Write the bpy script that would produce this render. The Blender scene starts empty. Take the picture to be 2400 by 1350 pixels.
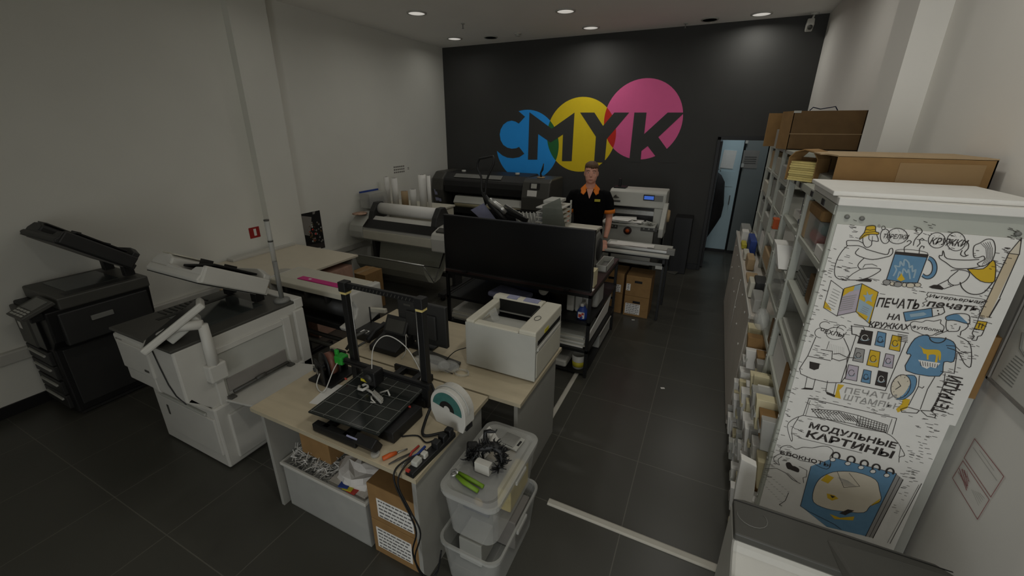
import bpy, math, random
import numpy as np
from mathutils import Vector, Matrix
random.seed(7)
SC = bpy.context.scene
COL = SC.collection
# ---------------------------------------------------------------- camera model
CR = np.array([[0.9001175419186516,-0.15024576093503006,0.40891884531209666],[0.4356369537673266,0.30401322913604817,-0.847228659231141],[0.002975775974233386,0.9407455382999839,0.3391002461308819]])
CC = np.array([0.777538022068389,-3.1148118840186205,2.269509749714153])
CF, CX, CY = 967.1027622800295, 1192.852454339671, 644.6116725620248
def on(ax, v, x, y):
    """point of the plane (axis = v) that lies on the line of sight through photo pixel x, y"""
    d = CR @ np.array([(x-CX)/CF, -(y-CY)/CF, -1.0])
    k = 'xyz'.index(ax)
    t = (v-CC[k])/d[k]
    return Vector((CC+t*d).tolist())
cam = bpy.data.cameras.new('camera'); co = bpy.data.objects.new('camera', cam); COL.objects.link(co)
m = Matrix([list(CR[i])+[CC[i]] for i in range(3)]+[[0, 0, 0, 1]])
co.matrix_world = m
cam.sensor_width = 36; cam.lens = CF/2400*36
cam.shift_x = (1200-CX)/2400; cam.shift_y = (CY-675)/2400
cam.clip_start = .05
SC.camera = co
# ---------------------------------------------------------------- materials
def lin(c):
    c = c/255
    return c/12.92 if c <= .04045 else ((c+.055)/1.055)**2.4
MATS = {}
def mat(name, rgb, rough=.55, metal=0, var=.06, scale=9, bump=0, alpha=1, trans=0, emit=0, coat=0, spec=.5, stretch=None, ior=1.45):
    if name in MATS: return MATS[name]
    mt = bpy.data.materials.new(name); mt.use_nodes = True
    nt = mt.node_tree; b = nt.nodes['Principled BSDF']
    c = [lin(v) for v in rgb]
    tc = nt.nodes.new('ShaderNodeTexCoord'); mp = nt.nodes.new('ShaderNodeMapping')
    if stretch: mp.inputs['Scale'].default_value = stretch
    ns = nt.nodes.new('ShaderNodeTexNoise'); ns.inputs['Scale'].default_value = scale; ns.inputs['Detail'].default_value = 4
    rp = nt.nodes.new('ShaderNodeValToRGB')
    rp.color_ramp.elements[0].position = .3; rp.color_ramp.elements[1].position = .7
    rp.color_ramp.elements[0].color = [v*(1-var) for v in c]+[1]
    rp.color_ramp.elements[1].color = [min(1, v*(1+var)) for v in c]+[1]
    nt.links.new(tc.outputs['Object'], mp.inputs[0]); nt.links.new(mp.outputs[0], ns.inputs['Vector'])
    nt.links.new(ns.outputs[0], rp.inputs[0]); nt.links.new(rp.outputs[0], b.inputs['Base Color'])
    b.inputs['Roughness'].default_value = rough; b.inputs['Metallic'].default_value = metal
    b.inputs['Specular IOR Level'].default_value = spec; b.inputs['IOR'].default_value = ior
    if coat: b.inputs['Coat Weight'].default_value = coat
    if alpha < 1: b.inputs['Alpha'].default_value = alpha
    if trans: b.inputs['Transmission Weight'].default_value = trans
    if emit:
        nt.links.new(rp.outputs[0], b.inputs['Emission Color']); b.inputs['Emission Strength'].default_value = emit
    if bump:
        bp = nt.nodes.new('ShaderNodeBump'); bp.inputs['Strength'].default_value = bump; bp.inputs['Distance'].default_value = .01
        nt.links.new(ns.outputs[0], bp.inputs['Height']); nt.links.new(bp.outputs[0], b.inputs['Normal'])
    MATS[name] = mt
    return mt
def mat_tiles():
    mt = mat('dark_floor_tile', (70, 69, 63), rough=.32, var=.1, scale=1.3)
    nt = mt.node_tree; b = nt.nodes['Principled BSDF']
    tc = nt.nodes.new('ShaderNodeTexCoord'); sp = nt.nodes.new('ShaderNodeSeparateXYZ')
    nt.links.new(tc.outputs['Object'], sp.inputs[0])
    outs = []
    for ax in (0, 1):
        a = nt.nodes.new('ShaderNodeMath'); a.operation = 'PINGPONG'; a.inputs[1].default_value = .3
        nt.links.new(sp.outputs[ax], a.inputs[0])
        l = nt.nodes.new('ShaderNodeMath'); l.operation = 'LESS_THAN'; l.inputs[1].default_value = .0028
        nt.links.new(a.outputs[0], l.inputs[0]); outs.append(l)
    mx = nt.nodes.new('ShaderNodeMath'); mx.operation = 'MAXIMUM'
    nt.links.new(outs[0].outputs[0], mx.inputs[0]); nt.links.new(outs[1].outputs[0], mx.inputs[1])
    mix = nt.nodes.new('ShaderNodeMix'); mix.data_type = 'RGBA'
    src = b.inputs['Base Color'].links[0].from_socket
    nt.links.new(mx.outputs[0], mix.inputs[0]); nt.links.new(src, mix.inputs[6])
    mix.inputs[7].default_value = [lin(98), lin(96), lin(88), 1]
    nt.links.new(mix.outputs[2], b.inputs['Base Color'])
    return mt
W = {}
W['wallw'] = mat('white_wall_paint', (222, 221, 212), .85, var=.02, scale=2, bump=.04)
W['wallr'] = mat('white_wall_paint_right', (226, 223, 216), .85, var=.02, scale=2, bump=.04)
W['wallk'] = mat('black_wall_paint', (60, 60, 58), .8, var=.06, scale=2, bump=.04)
W['ceil'] = mat('white_ceiling_paint', (250, 247, 240), .9, var=.015, scale=2)
W['tile'] = mat_tiles()
W['white'] = mat('white_plastic', (193, 191, 183), .45, var=.02)
W['lgrey'] = mat('light_grey_plastic', (176, 176, 168), .5, var=.03)
W['cream'] = mat('cream_plastic', (196, 192, 176), .5, var=.03)
W['grey'] = mat('mid_grey_plastic', (120, 120, 115), .5, var=.04)
W['dgrey'] = mat('dark_grey_plastic', (70, 69, 64), .45, var=.05)
W['char'] = mat('charcoal_plastic', (44, 44, 43), .5, var=.06)
W['black'] = mat('black_plastic', (22, 22, 22), .5, var=.08)
W['satin'] = mat('black_satin_screen', (14, 14, 15), .3, var=.05)
W['bmetal'] = mat('black_powder_coated_metal', (20, 20, 20), .45, var=.08)
W['metal'] = mat('brushed_metal', (150, 150, 146), .35, metal=.9, var=.08, scale=30)
W['chrome'] = mat('pale_metal', (190, 190, 186), .3, metal=.8)
W['glass'] = mat('scanner_glass', (62, 66, 64), .12, var=.15, scale=3)
W['oak'] = mat('pale_wood_laminate', (190, 177, 150), .5, var=.07, scale=5, stretch=(.5, 4, 4))
W['edge'] = mat('pale_wood_edge', (170, 160, 136), .6, var=.05)
W['tabw'] = mat('cream_table_top', (205, 196, 176), .5, var=.02)
W['panel'] = mat('grey_desk_panel', (150, 149, 142), .6, var=.02)
W['card'] = mat('brown_cardboard', (140, 108, 66), .85, var=.09, scale=14, bump=.05)
W['cardd'] = mat('dark_cardboard', (104, 80, 50), .85, var=.09, scale=14)
W['cardl'] = mat('pale_cardboard', (170, 146, 112), .85, var=.05, scale=14)
W['paper'] = mat('white_paper', (222, 220, 214), .8, var=.02, scale=20)
W['paperc'] = mat('cream_paper', (206, 196, 160), .8, var=.05, scale=20)
W['papery'] = mat('yellow_paper', (206, 188, 120), .8, var=.08, scale=30)
W['paperb'] = mat('bluish_paper', (140, 142, 168), .8, var=.1, scale=20)
W['ink'] = mat('black_ink', (52, 46, 43), .8, var=.1)
W['inkg'] = mat('grey_ink', (128, 124, 118), .8, var=.05)
W['blue'] = mat('blue_print', (44, 164, 255), .8, var=.02)
W['yellow'] = mat('yellow_print', (238, 208, 34), .8, var=.02)
W['pink'] = mat('pink_print', (236, 104, 160), .8, var=.02)
W['green'] = mat('green_print', (44, 112, 60), .8, var=.02)
W['red'] = mat('red_print', (206, 44, 30), .8, var=.02)
W['sign'] = mat('red_sign', (150, 30, 26), .6, var=.05)
W['skin'] = mat('skin', (210, 154, 132), .55, var=.05, scale=20)
W['hair'] = mat('light_brown_hair', (92, 68, 46), .7, var=.25, scale=60, bump=.4, stretch=(1, 1, .3))
W['polo'] = mat('black_polo_fabric', (12, 12, 13), .95, var=.1, scale=60, bump=.1, spec=.15)
W['orange'] = mat('orange_fabric', (226, 124, 34), .85, var=.05)
W['denim'] = mat('dark_trousers', (26, 28, 36), .9, var=.1, scale=40)
W['clear'] = mat('clear_plastic', (200, 201, 196), .28, alpha=.34, var=.04)
W['frost'] = mat('frosted_plastic', (188, 188, 182), .4, alpha=.55, var=.04)
W['acr'] = mat('smoky_acrylic', (120, 124, 114), .3, alpha=.72, var=.05)
W['taupe'] = mat('taupe_plastic_sheet', (198, 191, 180), .5, var=.06, scale=3)
W['rack'] = mat('pale_grey_rack', (176, 178, 168), .5, var=.03)
W['rackd'] = mat('grey_rack_post', (142, 143, 134), .5, var=.03)
W['fabric'] = mat('grey_canvas', (150, 150, 138), .9, var=.04, scale=40, bump=.1)
W['magenta'] = mat('magenta_strip', (196, 32, 122), .5, var=.05)
W['maroon'] = mat('dark_brown_board', (64, 46, 44), .5, var=.1, scale=10, stretch=(1, 8, 1))
W['lcd'] = mat('blue_lcd', (70, 120, 235), .4, emit=1.2)
W['led'] = mat('lamp_diffuser', (255, 250, 240), .5, emit=1.7, var=0)
W['lblue'] = mat('light_blue_door', (178, 200, 206), .5, var=.04, scale=2)
W['ddoor'] = mat('dark_grey_door', (112, 118, 116), .5, var=.04, scale=2)
W['rubber'] = mat('black_cable', (14, 14, 14), .6, var=.05)
W['wcable'] = mat('white_cable', (190, 188, 180), .5, var=.03)
W['green2'] = mat('lime_green_plastic', (104, 138, 30), .5, var=.04)
W['pgreen'] = mat('bright_green_clip', (40, 150, 50), .5, var=.04)
W['teal'] = mat('teal_filament', (58, 104, 98), .35, var=.15, scale=30)
W['copper'] = mat('brown_filament', (120, 78, 64), .4, var=.15, scale=30)
W['orng'] = mat('orange_plastic', (190, 84, 30), .5, var=.05)
W['bluep'] = mat('blue_plastic', (40, 66, 140), .5, var=.1)
W['redp'] = mat('red_plastic', (176, 60, 50), .5, var=.1)
W['yellp'] = mat('yellow_plastic', (190, 178, 50), .5, var=.1)
W['navy'] = mat('navy_cloth', (26, 32, 58), .9, var=.15, scale=12)
W['tape'] = mat('white_floor_strip', (188, 184, 172), .6, var=.04)
W['grid'] = mat('printer_bed_glass', (40, 43, 41), .16, var=.08, scale=4)
W['line'] = mat('grey_grid_line', (120, 122, 116), .5)
W['taped'] = mat('clear_packing_tape', (150, 122, 84), .2, var=.05)
W['plines'] = mat('printed_text_grey', (96, 94, 92), .8)
W['pinkpaper'] = mat('pinkish_printed_box', (176, 140, 122), .7, var=.15, scale=14)
W['pred'] = mat('dark_red_notice_ink', (150, 62, 66), .8, var=.05)
# ---------------------------------------------------------------- mesh builder
class G:
    def __init__(s): s.v = []; s.f = []; s.mi = []; s.cur = 0; s.sm = []; s.smooth = False
    def m(s, i): s.cur = i; return s
    def add(s, vs, fs):
        o = len(s.v); s.v += [Vector(v) for v in vs]
        for f in fs: s.f.append([o+i for i in f]); s.mi.append(s.cur); s.sm.append(s.smooth)
        return s
    def box(s, x0, x1, y0, y1, z0, z1):
        vs = [(x, y, z) for x in (x0, x1) for y in (y0, y1) for z in (z0, z1)]
        return s.add(vs, [(0, 1, 3, 2), (4, 6, 7, 5), (0, 4, 5, 1), (2, 3, 7, 6), (0, 2, 6, 4), (1, 5, 7, 3)])
    def hexa(s, b, t):
        vs = list(b)+list(t)
        return s.add(vs, [(3, 2, 1, 0), (4, 5, 6, 7), (0, 1, 5, 4), (1, 2, 6, 5), (2, 3, 7, 6), (3, 0, 4, 7)])
    def obox(s, c, size, rz=0, rx=0, ry=0):
        M = Matrix.Translation(c) @ Matrix.Rotation(rz, 4, 'Z') @ Matrix.Rotation(ry, 4, 'Y') @ Matrix.Rotation(rx, 4, 'X')
        h = [v/2 for v in size]
        vs = [M @ Vector((x, y, z)) for x in (-h[0], h[0]) for y in (-h[1], h[1]) for z in (-h[2], h[2])]
        return s.add(vs, [(0, 1, 3, 2), (4, 6, 7, 5), (0, 4, 5, 1), (2, 3, 7, 6), (0, 2, 6, 4), (1, 5, 7, 3)])
    def prism(s, pts, ax, a, b):
        n = len(pts)
        def P(u, w, k): return {'x': (k, u, w), 'y': (u, k, w), 'z': (u, w, k)}[ax]
        vs = [P(u, w, a) for u, w in pts]+[P(u, w, b) for u, w in pts]
        return s.add(vs, [list(range(n)), list(range(2*n-1, n-1, -1))]+[(i, i+n, (i+1) % n+n, (i+1) % n) for i in range(n)])
    def ring(s, loops, closed=False, caps=True):
        n = len(loops[0]); vs = [p for l in loops for p in l]; fs = []
        for k in range(len(loops)-1):
            for i in range(n):
                j = (i+1) % n
                fs.append((k*n+i, k*n+j, (k+1)*n+j, (k+1)*n+i))
        if caps: fs += [list(range(n))[::-1], [(len(loops)-1)*n+i for i in range(n)]]
        return s.add(vs, fs)
    def tube(s, pts, r, n=8, caps=True):
        pts = [Vector(p) for p in pts]; loops = []
        rs = r if isinstance(r, (list, tuple)) else [r]*len(pts)
        d = (pts[1]-pts[0]).normalized(); up = Vector((0, 0, 1)) if abs(d.z) < .9 else Vector((1, 0, 0))
        u = d.cross(up).normalized()
        for i, p in enumerate(pts):
            if i == 0: d = pts[1]-pts[0]
            elif i == len(pts)-1: d = pts[-1]-pts[-2]
            else: d = (pts[i+1]-pts[i]).normalized()+(pts[i]-pts[i-1]).normalized()
            d.normalize(); u = (u-d*u.dot(d)).normalized(); w = d.cross(u)
            loops.append([p+(u*math.cos(2*math.pi*k/n)+w*math.sin(2*math.pi*k/n))*rs[i] for k in range(n)])
        o = s.smooth; s.smooth = True; s.ring(loops, caps=caps); s.smooth = o
        return s
    def cyl(s, p0, p1, r, n=20, r2=None): return s.tube([p0, p1], [r, r if r2 is None else r2], n)
    def lathe(s, c, prof, n=24, ax='z'):
        loops = []
        for r, h in prof:
            l = []
            for k in range(n):
                a = 2*math.pi*k/n; u, w = r*math.cos(a), r*math.sin(a)
                l.append(Vector(c)+Vector({'z': (u, w, h), 'y': (u, h, w), 'x': (h, u, w)}[ax]))
            loops.append(l)
        o = s.smooth; s.smooth = True; s.ring(loops); s.smooth = o
        return s
    def ell(s, c, r, n=16, mtx=None):
        loops = []
        for i in range(1, n):
            t = math.pi*i/n
            loops.append([Vector((r[0]*math.sin(t)*math.cos(2*math.pi*k/n), r[1]*math.sin(t)*math.sin(2*math.pi*k/n), r[2]*math.cos(t))) for k in range(n)])
        if mtx: loops = [[mtx @ p for p in l] for l in loops]
        loops = [[Vector(c)+p for p in l] for l in loops]
        o = s.smooth; s.smooth = True; s.ring(loops); s.smooth = o
        return s
    def poly(s, pts): return s.add(pts, [list(range(len(pts)))])
    def rot(s, c, a, ax='Z', start=0):
        M = Matrix.Translation(c) @ Matrix.Rotation(a, 4, ax) @ Matrix.Translation([-v for v in c])
        for i in range(start, len(s.v)): s.v[i] = M @ s.v[i]
        return s
def build(name, g, mats, loc=(0, 0, 0), bevel=0, seg=2):
    me = bpy.data.meshes.new(name)
    l = Vector(loc)
    me.from_pydata([v-l for v in g.v], [], g.f)
    if not isinstance(mats, (list, tuple)): mats = [mats]
    for k in mats: me.materials.append(W[k] if isinstance(k, str) else k)
    me.polygons.foreach_set('material_index', [min(i, len(mats)-1) for i in g.mi])
    me.polygons.foreach_set('use_smooth', g.sm)
    me.update()
    import bmesh
    bm = bmesh.new(); bm.from_mesh(me); bmesh.ops.recalc_face_normals(bm, faces=bm.faces); bm.to_mesh(me); bm.free()
    o = bpy.data.objects.new(name, me); COL.objects.link(o); o.location = l
    if bevel:
        b = o.modifiers.new('b', 'BEVEL'); b.width = bevel; b.segments = seg; b.limit_method = 'ANGLE'; b.angle_limit = .7
        b.harden_normals = False
    return o
def tag(o, label, cat, group=None):
    o['label'] = label; o['category'] = cat
    if group: o['group'] = group
    return o
def thing(name, label, cat, loc, group=None):
    o = bpy.data.objects.new(name, None); COL.objects.link(o); o.location = loc; o.empty_display_size = .1
    return tag(o, label, cat, group)
def wloc(p):
    l = Vector(p.location)
    while p.parent: p = p.parent; l += Vector(p.location)
    return l
def part(root, name, g, mats, bevel=0, label=None, seg=2):
    o = build(name, g, mats, wloc(root), bevel, seg); o.parent = root; o.location = (0, 0, 0)
    if label: o['label'] = label
    return o
def solo(name, label, cat, g, mats, bevel=0, group=None, seg=2):
    lo = [min(v[i] for v in g.v) for i in range(3)]; hi = [max(v[i] for v in g.v) for i in range(3)]
    return tag(build(name, g, mats, ((lo[0]+hi[0])/2, (lo[1]+hi[1])/2, lo[2]), bevel, seg), label, cat, group)
def struct(name, g, mats, bevel=0):
    o = build(name, g, mats, (0, 0, 0), bevel); o['kind'] = 'structure'; return o
def copy_tree(o, parent=None, loc=None, label=None):
    c = o.copy(); COL.objects.link(c)
    if parent: c.parent = parent
    if loc is not None: c.location = loc
    if label: c['label'] = label
    for ch in list(o.children): copy_tree(ch, c)
    return c
def inset_x(g, X, y0, y1, z0, z1, d=.002, s=1): g.box(min(X, X+s*d), max(X, X+s*d), y0, y1, z0, z1); return g
# ---------------------------------------------------------------- lettering and drawing on flat things
def text_faces(s, size=1.0, bold=0):
    cu = bpy.data.curves.new('t', 'FONT'); cu.body = s; cu.size = size; cu.offset = bold; cu.resolution_u = 2
    o = bpy.data.objects.new('t', cu); COL.objects.link(o)
    me = bpy.data.meshes.new_from_object(o)
    vs = [v.co.copy() for v in me.vertices]; fs = [list(p.vertices) for p in me.polygons]
    bpy.data.objects.remove(o); bpy.data.curves.remove(cu); bpy.data.meshes.remove(me)
    return vs, fs
def put_text(g, s, p0, right, up, width, height, bold=0, mi=0):
    """letters on a plane: p0 lower left, right/up unit vectors, width and cap height in metres"""
    vs, fs = text_faces(s, 1.0, bold)
    if not vs: return g
    x0 = min(v.x for v in vs); x1 = max(v.x for v in vs); y0 = 0 if min(v.y for v in vs) > -.3 else min(v.y for v in vs); y1 = max(v.y for v in vs)
    p0, right, up = Vector(p0), Vector(right), Vector(up)
    g.m(mi)
    g.add([p0+right*((v.x-x0)/(x1-x0)*width)+up*((v.y-y0)/(y1-y0)*height) for v in vs], fs)
    return g
def curve(pts, closed=False):
    n = len(pts)
    if n < (8 if closed else 6) or n > 20: return pts
    out = []; rng = range(n if closed else n-1)
    g_ = lambda i: pts[i % n] if closed else pts[max(0, min(n-1, i))]
    for i in rng:
        a, b, c, d = g_(i-1), g_(i), g_(i+1), g_(i+2)
        for k in range(3):
            u = k/3; out.append(tuple(.5*((2*b[j])+(c[j]-a[j])*u+(2*a[j]-5*b[j]+4*c[j]-d[j])*u*u+(3*b[j]-3*c[j]+d[j]-a[j])*u**3) for j in (0, 1)))
    if not closed: out.append(pts[-1])
    return out
class Pad:
    """draws on the plane ax = v; coordinates are photo pixels passed through conv"""
    def __init__(s, ax, v, nrm, conv=lambda x, y: (x, y)): s.ax, s.v, s.n, s.conv = ax, v, Vector(nrm), conv; s.g = G(); s.lay = 1; s.k = 0
    def p(s, x, y, lay=None):
        q = s.conv(x, y); k = (lay or s.lay)*.0004+s.k*4e-6
        return on(s.ax, s.v, *q)+s.n*k
    def fill(s, pts, mi, lay=2):
        s.k += 1; s.g.m(mi).poly([s.p(x, y, lay) for x, y in curve(pts, True)]); return s
    def line(s, pts, mi=0, w=.0035, lay=5, closed=False):
        s.k += 1; P = [s.p(x, y, lay) for x, y in curve(pts, closed)]; w *= .8
        if closed: P.append(P[0])
        s.g.m(mi)
        for i, (a, b) in enumerate(zip(P[:-1], P[1:])):
            a = a+s.n*(i*3e-6); b = b+s.n*(i*3e-6); d = b-a
            if d.length < 1e-6: continue
            d.normalize(); t = d.cross(s.n)*(w/2); e = d*(w*.3)
            s.g.poly([a-t-e, a+t-e, b+t+e, b-t+e])
        return s
    def arc(s, cx, cy, rx, ry, a0, a1, n=14, rot=0):
        c, d = math.cos(math.radians(rot)), math.sin(math.radians(rot)); out = []
        for i in range(n+1):
            a = math.radians(a0+(a1-a0)*i/n); u, w = rx*math.cos(a), ry*math.sin(a)
            out.append((cx+u*c-w*d, cy+u*d+w*c))
        return out
    def text(s, t, x0, y0, x1, y1, h, mi=0, bold=0, lay=6, slant=0):
        a, b = s.p(x0, y0, lay), s.p(x1, y1, lay); r = b-a; w = r.length; r.normalize()
        up = s.n.cross(r); up.normalize()
        put_text(s.g, t, a, r, up+r*slant, w, h, bold, mi); return s
# ---------------------------------------------------------------- the room
H = 3.65; XL = -4.16; XR = 1.82; YB = 4.2; YF = -6.5
struct('floor', G().box(XL-.2, XR+.2, YF-.2, 6.2, -.1, 0), 'tile')
struct('wall_left', G().box(XL-.2, XL, YF-.2, YB, 0, H), 'wallw')
struct('trim_1', G().box(XL, -4.06, .11, .56, 0, H), 'wallw')
struct('wall_right', G().box(XR, XR+.2, YF-.2, 5.6, 0, H), 'wallr')
struct('trim_2', G().box(1.67, XR, .29, .69, 0, H), 'wallr')
struct('wall_back', G().box(XL-.2, .806, YB, YB+.14, 0, H).box(.806, 1.46, YB, YB+.14, 2.085, H).box(1.46, XR, YB, YB+.14, 0, H), 'wallk')
struct('wall_rear', G().box(XL-.2, -.3, YF-.2, YF, 0, H).box(1.6, XR+.2, YF-.2, YF, 0, H).box(-.3, 1.6, YF-.2, YF, 2.9, H), 'wallw')  # unseen rear wall; its opening is made up to admit the fill light
struct('added_window', G().box(-.3, 1.6, YF-.12, YF-.1, 0, .06).box(-.3, 1.6, YF-.12, YF-.1, 2.84, 2.9).box(-.3, -.24, YF-.12, YF-.1, 0, 2.9).box(.62, .68, YF-.12, YF-.1, 0, 2.9).box(1.54, 1.6, YF-.12, YF-.1, 0, 2.9), 'dgrey')  # invented window frame, unseen behind the camera, around the added fill light
L = bpy.data.lights.new('added_frontal_fill', 'AREA'); L.shape = 'RECTANGLE'; L.size = 1.9; L.size_y = 2.8; L.energy = 150; L.color = (.96, .99, 1); L.spread = math.radians(120)  # added fill light from behind, brightens poster and right wall; no known source
lo = bpy.data.objects.new('added_frontal_fill', L); COL.objects.link(lo); lo.location = (.65, YF-.3, 1.45); lo.rotation_euler = (math.radians(90), 0, math.radians(-9))
struct('ceiling', G().box(XL-.2, XR+.2, YF-.2, 6.2, H, H+.1), 'ceil')
struct('wall_corridor', G().box(-.6, XR+.2, 5.95, 6.1, 0, H).box(-.7, -.6, YB+.14, 6.1, 0, H), 'wallk')
struct('baseboard_left', G().box(XL, XL+.015, YF, .11, 0, .1).box(XL, XL+.015, .56, YB, 0, .1).box(-4.06, -4.045, .11, .56, 0, .1), 'black', .002)
struct('baseboard_back', G().box(XL, .8, YB-.015, YB, 0, .1), 'black', .002)
struct('baseboard_right', G().box(XR-.015, XR, YF, YB, 0, .1), 'black', .002)
g = G(); g.box(.76, .806, YB-.02, YB+.16, 0, 2.13).box(.76, 1.5, YB-.02, YB+.16, 2.085, 2.14).box(1.46, 1.5, YB-.02, YB+.16, 0, 2.13)
struct('trim_3', g, 'black', .003)
# cable duct on the left wall
g = G(); g.prism([(XL, .45), (XL+.05, .45), (XL+.05, .53), (XL+.042, .542), (XL, .542)], 'y', YF, .105)
g.prism([(XL, .45), (XL+.05, .45), (XL+.05, .53), (XL+.042, .542), (XL, .542)], 'y', .57, YB)
struct('trim_4', g, 'white', .002)
# the black door leaf pushed open into the corridor
dl = struct('door_1', G().box(.80, .84, YB+.17, 5.02, .01, 2.06), 'black', .003)
part(dl, 'door_handle', G().box(.84, .88, 4.9, 4.92, 1.0, 1.02).box(.87, .885, 4.8, 4.92, 1.0, 1.02), 'metal', .002)
# ceiling lamps
LAMPS = [(-3.0, 1.93), (-3.46, 3.54), (-1.22, 2.65), (-1.18, 3.7), (1.03, 3.86), (-3.1, .1), (-1.1, .3), (1.0, 1.5), (.9, -.6), (-1.1, -1.9), (1.0, -2.6), (-1.1, -4.2), (1.0, -4.6)]  # visible downlights first, then unseen ones added to brighten the room
WATT = [10, 6, 20, 20, 19, 5, 12, 16, 20, 3, 34, 3, 20]
names = {0: 'round ceiling downlight nearest the left wall, cut by the top edge of the photo', 1: 'small round downlight near the left end of the black wall',
         2: 'round ceiling downlight above the yellow circle, cut by the top edge of the photo', 3: 'round ceiling downlight close to the black wall, above the pink circle', 4: 'round ceiling downlight near the white security camera'}
for i, (x, y) in enumerate(LAMPS):
    t = thing('ceiling_light', names.get(i, 'round recessed downlight in the white ceiling, added out of view to brighten the room'), 'ceiling light', (x, y, H), 'recessed ceiling downlights')
    part(t, 'trim_ring', G().lathe((x, y, H), [(.105, 0), (.13, 0), (.127, -.01), (.108, -.014), (.105, -.004)], 28), 'white')
    part(t, 'diffuser', G().lathe((x, y, H), [(.0001, -.006), (.106, -.006), (.106, -.001), (.0001, -.001)], 28), 'led')
    L = bpy.data.lights.new('lamp', 'AREA'); L.shape = 'DISK'; L.size = .19; L.energy = WATT[i]; L.color = (1, .975, .91); L.spread = math.radians(165)
    lo = bpy.data.objects.new('lamp', L); COL.objects.link(lo); lo.parent = t; lo.location = (0, 0, -.02)
L = bpy.data.lights.new('corridor_lamp', 'AREA'); L.shape = 'DISK'; L.size = .3; L.energy = 52; L.color = (.85, .95, 1)
lo = bpy.data.objects.new('corridor_lamp', L); COL.objects.link(lo); lo.location = (1.1, 4.75, H-.05)
for nm, x, y, lab in (('ceiling_speaker', -2.86, 3.7, 'flat round grey grille in the ceiling beside the small downlight'), ('ceiling_speaker', .42, 3.9, 'flat round grille in the ceiling above the pink circle side')):
    t = thing(nm, lab, 'ceiling speaker', (x, y, H))
    part(t, 'rim', G().lathe((x, y, H), [(.09, 0), (.115, 0), (.11, -.012), (.09, -.01)], 28), 'lgrey')
    part(t, 'grille', G().lathe((x, y, H), [(.0001, -.01), (.09, -.01), (.09, 0), (.0001, 0)], 28), 'grey')
t = thing('smoke_detector', 'small white smoke detector on the ceiling between two downlights', 'smoke detector', (-2.33, 3.62, H))
part(t, 'base', G().lathe((-2.33, 3.62, H), [(.0001, 0), (.055, 0), (.055, -.015), (.0001, -.015)]), 'white')
part(t, 'sensor_cap', G().lathe((-2.33, 3.62, H), [(.0001, -.015), (.04, -.015), (.036, -.04), (.0001, -.045)]), 'lgrey')
for x, y, lab in ((-2.77, 2.69, 'thin ceiling sprinkler head on the left, near the blue circle'), (.107, 4.0, 'thin ceiling sprinkler head on the right, above the pink circle')):
    t = thing('sprinkler', lab, 'sprinkler', (x, y, H))
    part(t, 'escutcheon', G().lathe((x, y, H), [(.0001, 0), (.03, 0), (.026, -.008), (.0001, -.01)]), 'lgrey')
    part(t, 'nozzle', G().cyl((x, y, H-.008), (x, y, H-.06), .007, 10).lathe((x, y, H-.06), [(.0001, 0), (.016, 0), (.016, -.003), (.0001, -.003)], 14), 'grey')
t = thing('security_camera', 'white security camera hanging high at the right end of the black wall', 'camera', (1.62, 4.12, H))
part(t, 'mount', G().lathe((1.64, 4.1, H), [(.0001, 0), (.05, 0), (.045, -.02), (.0001, -.02)]).cyl((1.64, 4.1, H-.02), (1.62, 4.1, H-.1), .012), 'white')
part(t, 'housing', G().obox((1.61, 4.07, H-.14), (.08, .13, .1), rx=-.5), 'white', .012)
part(t, 'lens', G().cyl((1.61, 4.02, H-.165), (1.61, 3.995, H-.18), .028), 'dgrey')
# ---------------------------------------------------------------- painted wall logo
def circ(c, r, a0=0, a1=360, n=64): return [(c[0]+r*math.cos(math.radians(a0+(a1-a0)*i/n)), c[1]+r*math.sin(math.radians(a0+(a1-a0)*i/n))) for i in range(n+(0 if a1-a0 == 360 else 1))]
def lens_poly(c1, r1, c2, r2):
    dx, dz = c2[0]-c1[0], c2[1]-c1[1]; d = math.hypot(dx, dz); a = (r1*r1-r2*r2+d*d)/(2*d); h = math.sqrt(r1*r1-a*a); th = math.degrees(math.atan2(dz, dx))
    a1 = math.degrees(math.atan2(h, a)); a2 = math.degrees(math.atan2(h, d-a))
    return circ(c1, r1, th-a1, th+a1, 24)+circ(c2, r2, th+180-a2, th+180+a2, 24)
cb, cy_, cp = ((-2.40, 1.925), .625), ((-1.392, 2.126), .612), ((-.386, 2.37), .612)
t = thing('wall_logo', 'painted blue, yellow and pink circles with dark letters CMYK cut across the black wall', 'wall logo', (-1.4, YB, 1.3))
def plate(pts, k): g = G(); return g.prism(pts, 'y', YB-.0006*k, YB-.0006*(k-1))
part(t, 'blue_circle', plate(circ(*cb), 1), 'blue'); part(t, 'yellow_circle', plate(circ(*cy_), 1), 'yellow'); part(t, 'pink_circle', plate(circ(*cp), 1), 'pink')
part(t, 'green_overlap', plate(lens_poly(*cb, *cy_), 2), 'green'); part(t, 'red_overlap', plate(lens_poly(*cy_, *cp), 2), 'red')
lp = {'letter_m': [(485, 495), (735, 680), (992, 498), (960, 1045), (850, 1045), (862, 745), (722, 835), (583, 740), (573, 1028), (468, 1028)],
      'letter_y': [(1055, 498), (1215, 498), (1312, 648), (1440, 498), (1607, 498), (1355, 795), (1330, 1062), (1212, 1058), (1232, 770)],
      'letter_k': [(1665, 498), (1802, 498), (1775, 740), (2040, 498), (2230, 498), (1935, 775), (2140, 1060), (1955, 1060), (1815, 875), (1745, 930), (1733, 1060), (1606, 1050)],
      'letter_c': [(365, 485), (435, 545), (365, 622), (330, 600), (285, 588), (235, 600), (190, 635), (160, 690), (150, 745), (160, 810), (190, 862), (235, 893), (285, 905), (335, 900), (368, 885), (427, 962), (370, 1000), (300, 1012), (235, 1005), (180, 980), (115, 925), (60, 800), (60, 650), (150, 520), (260, 460)]}
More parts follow.
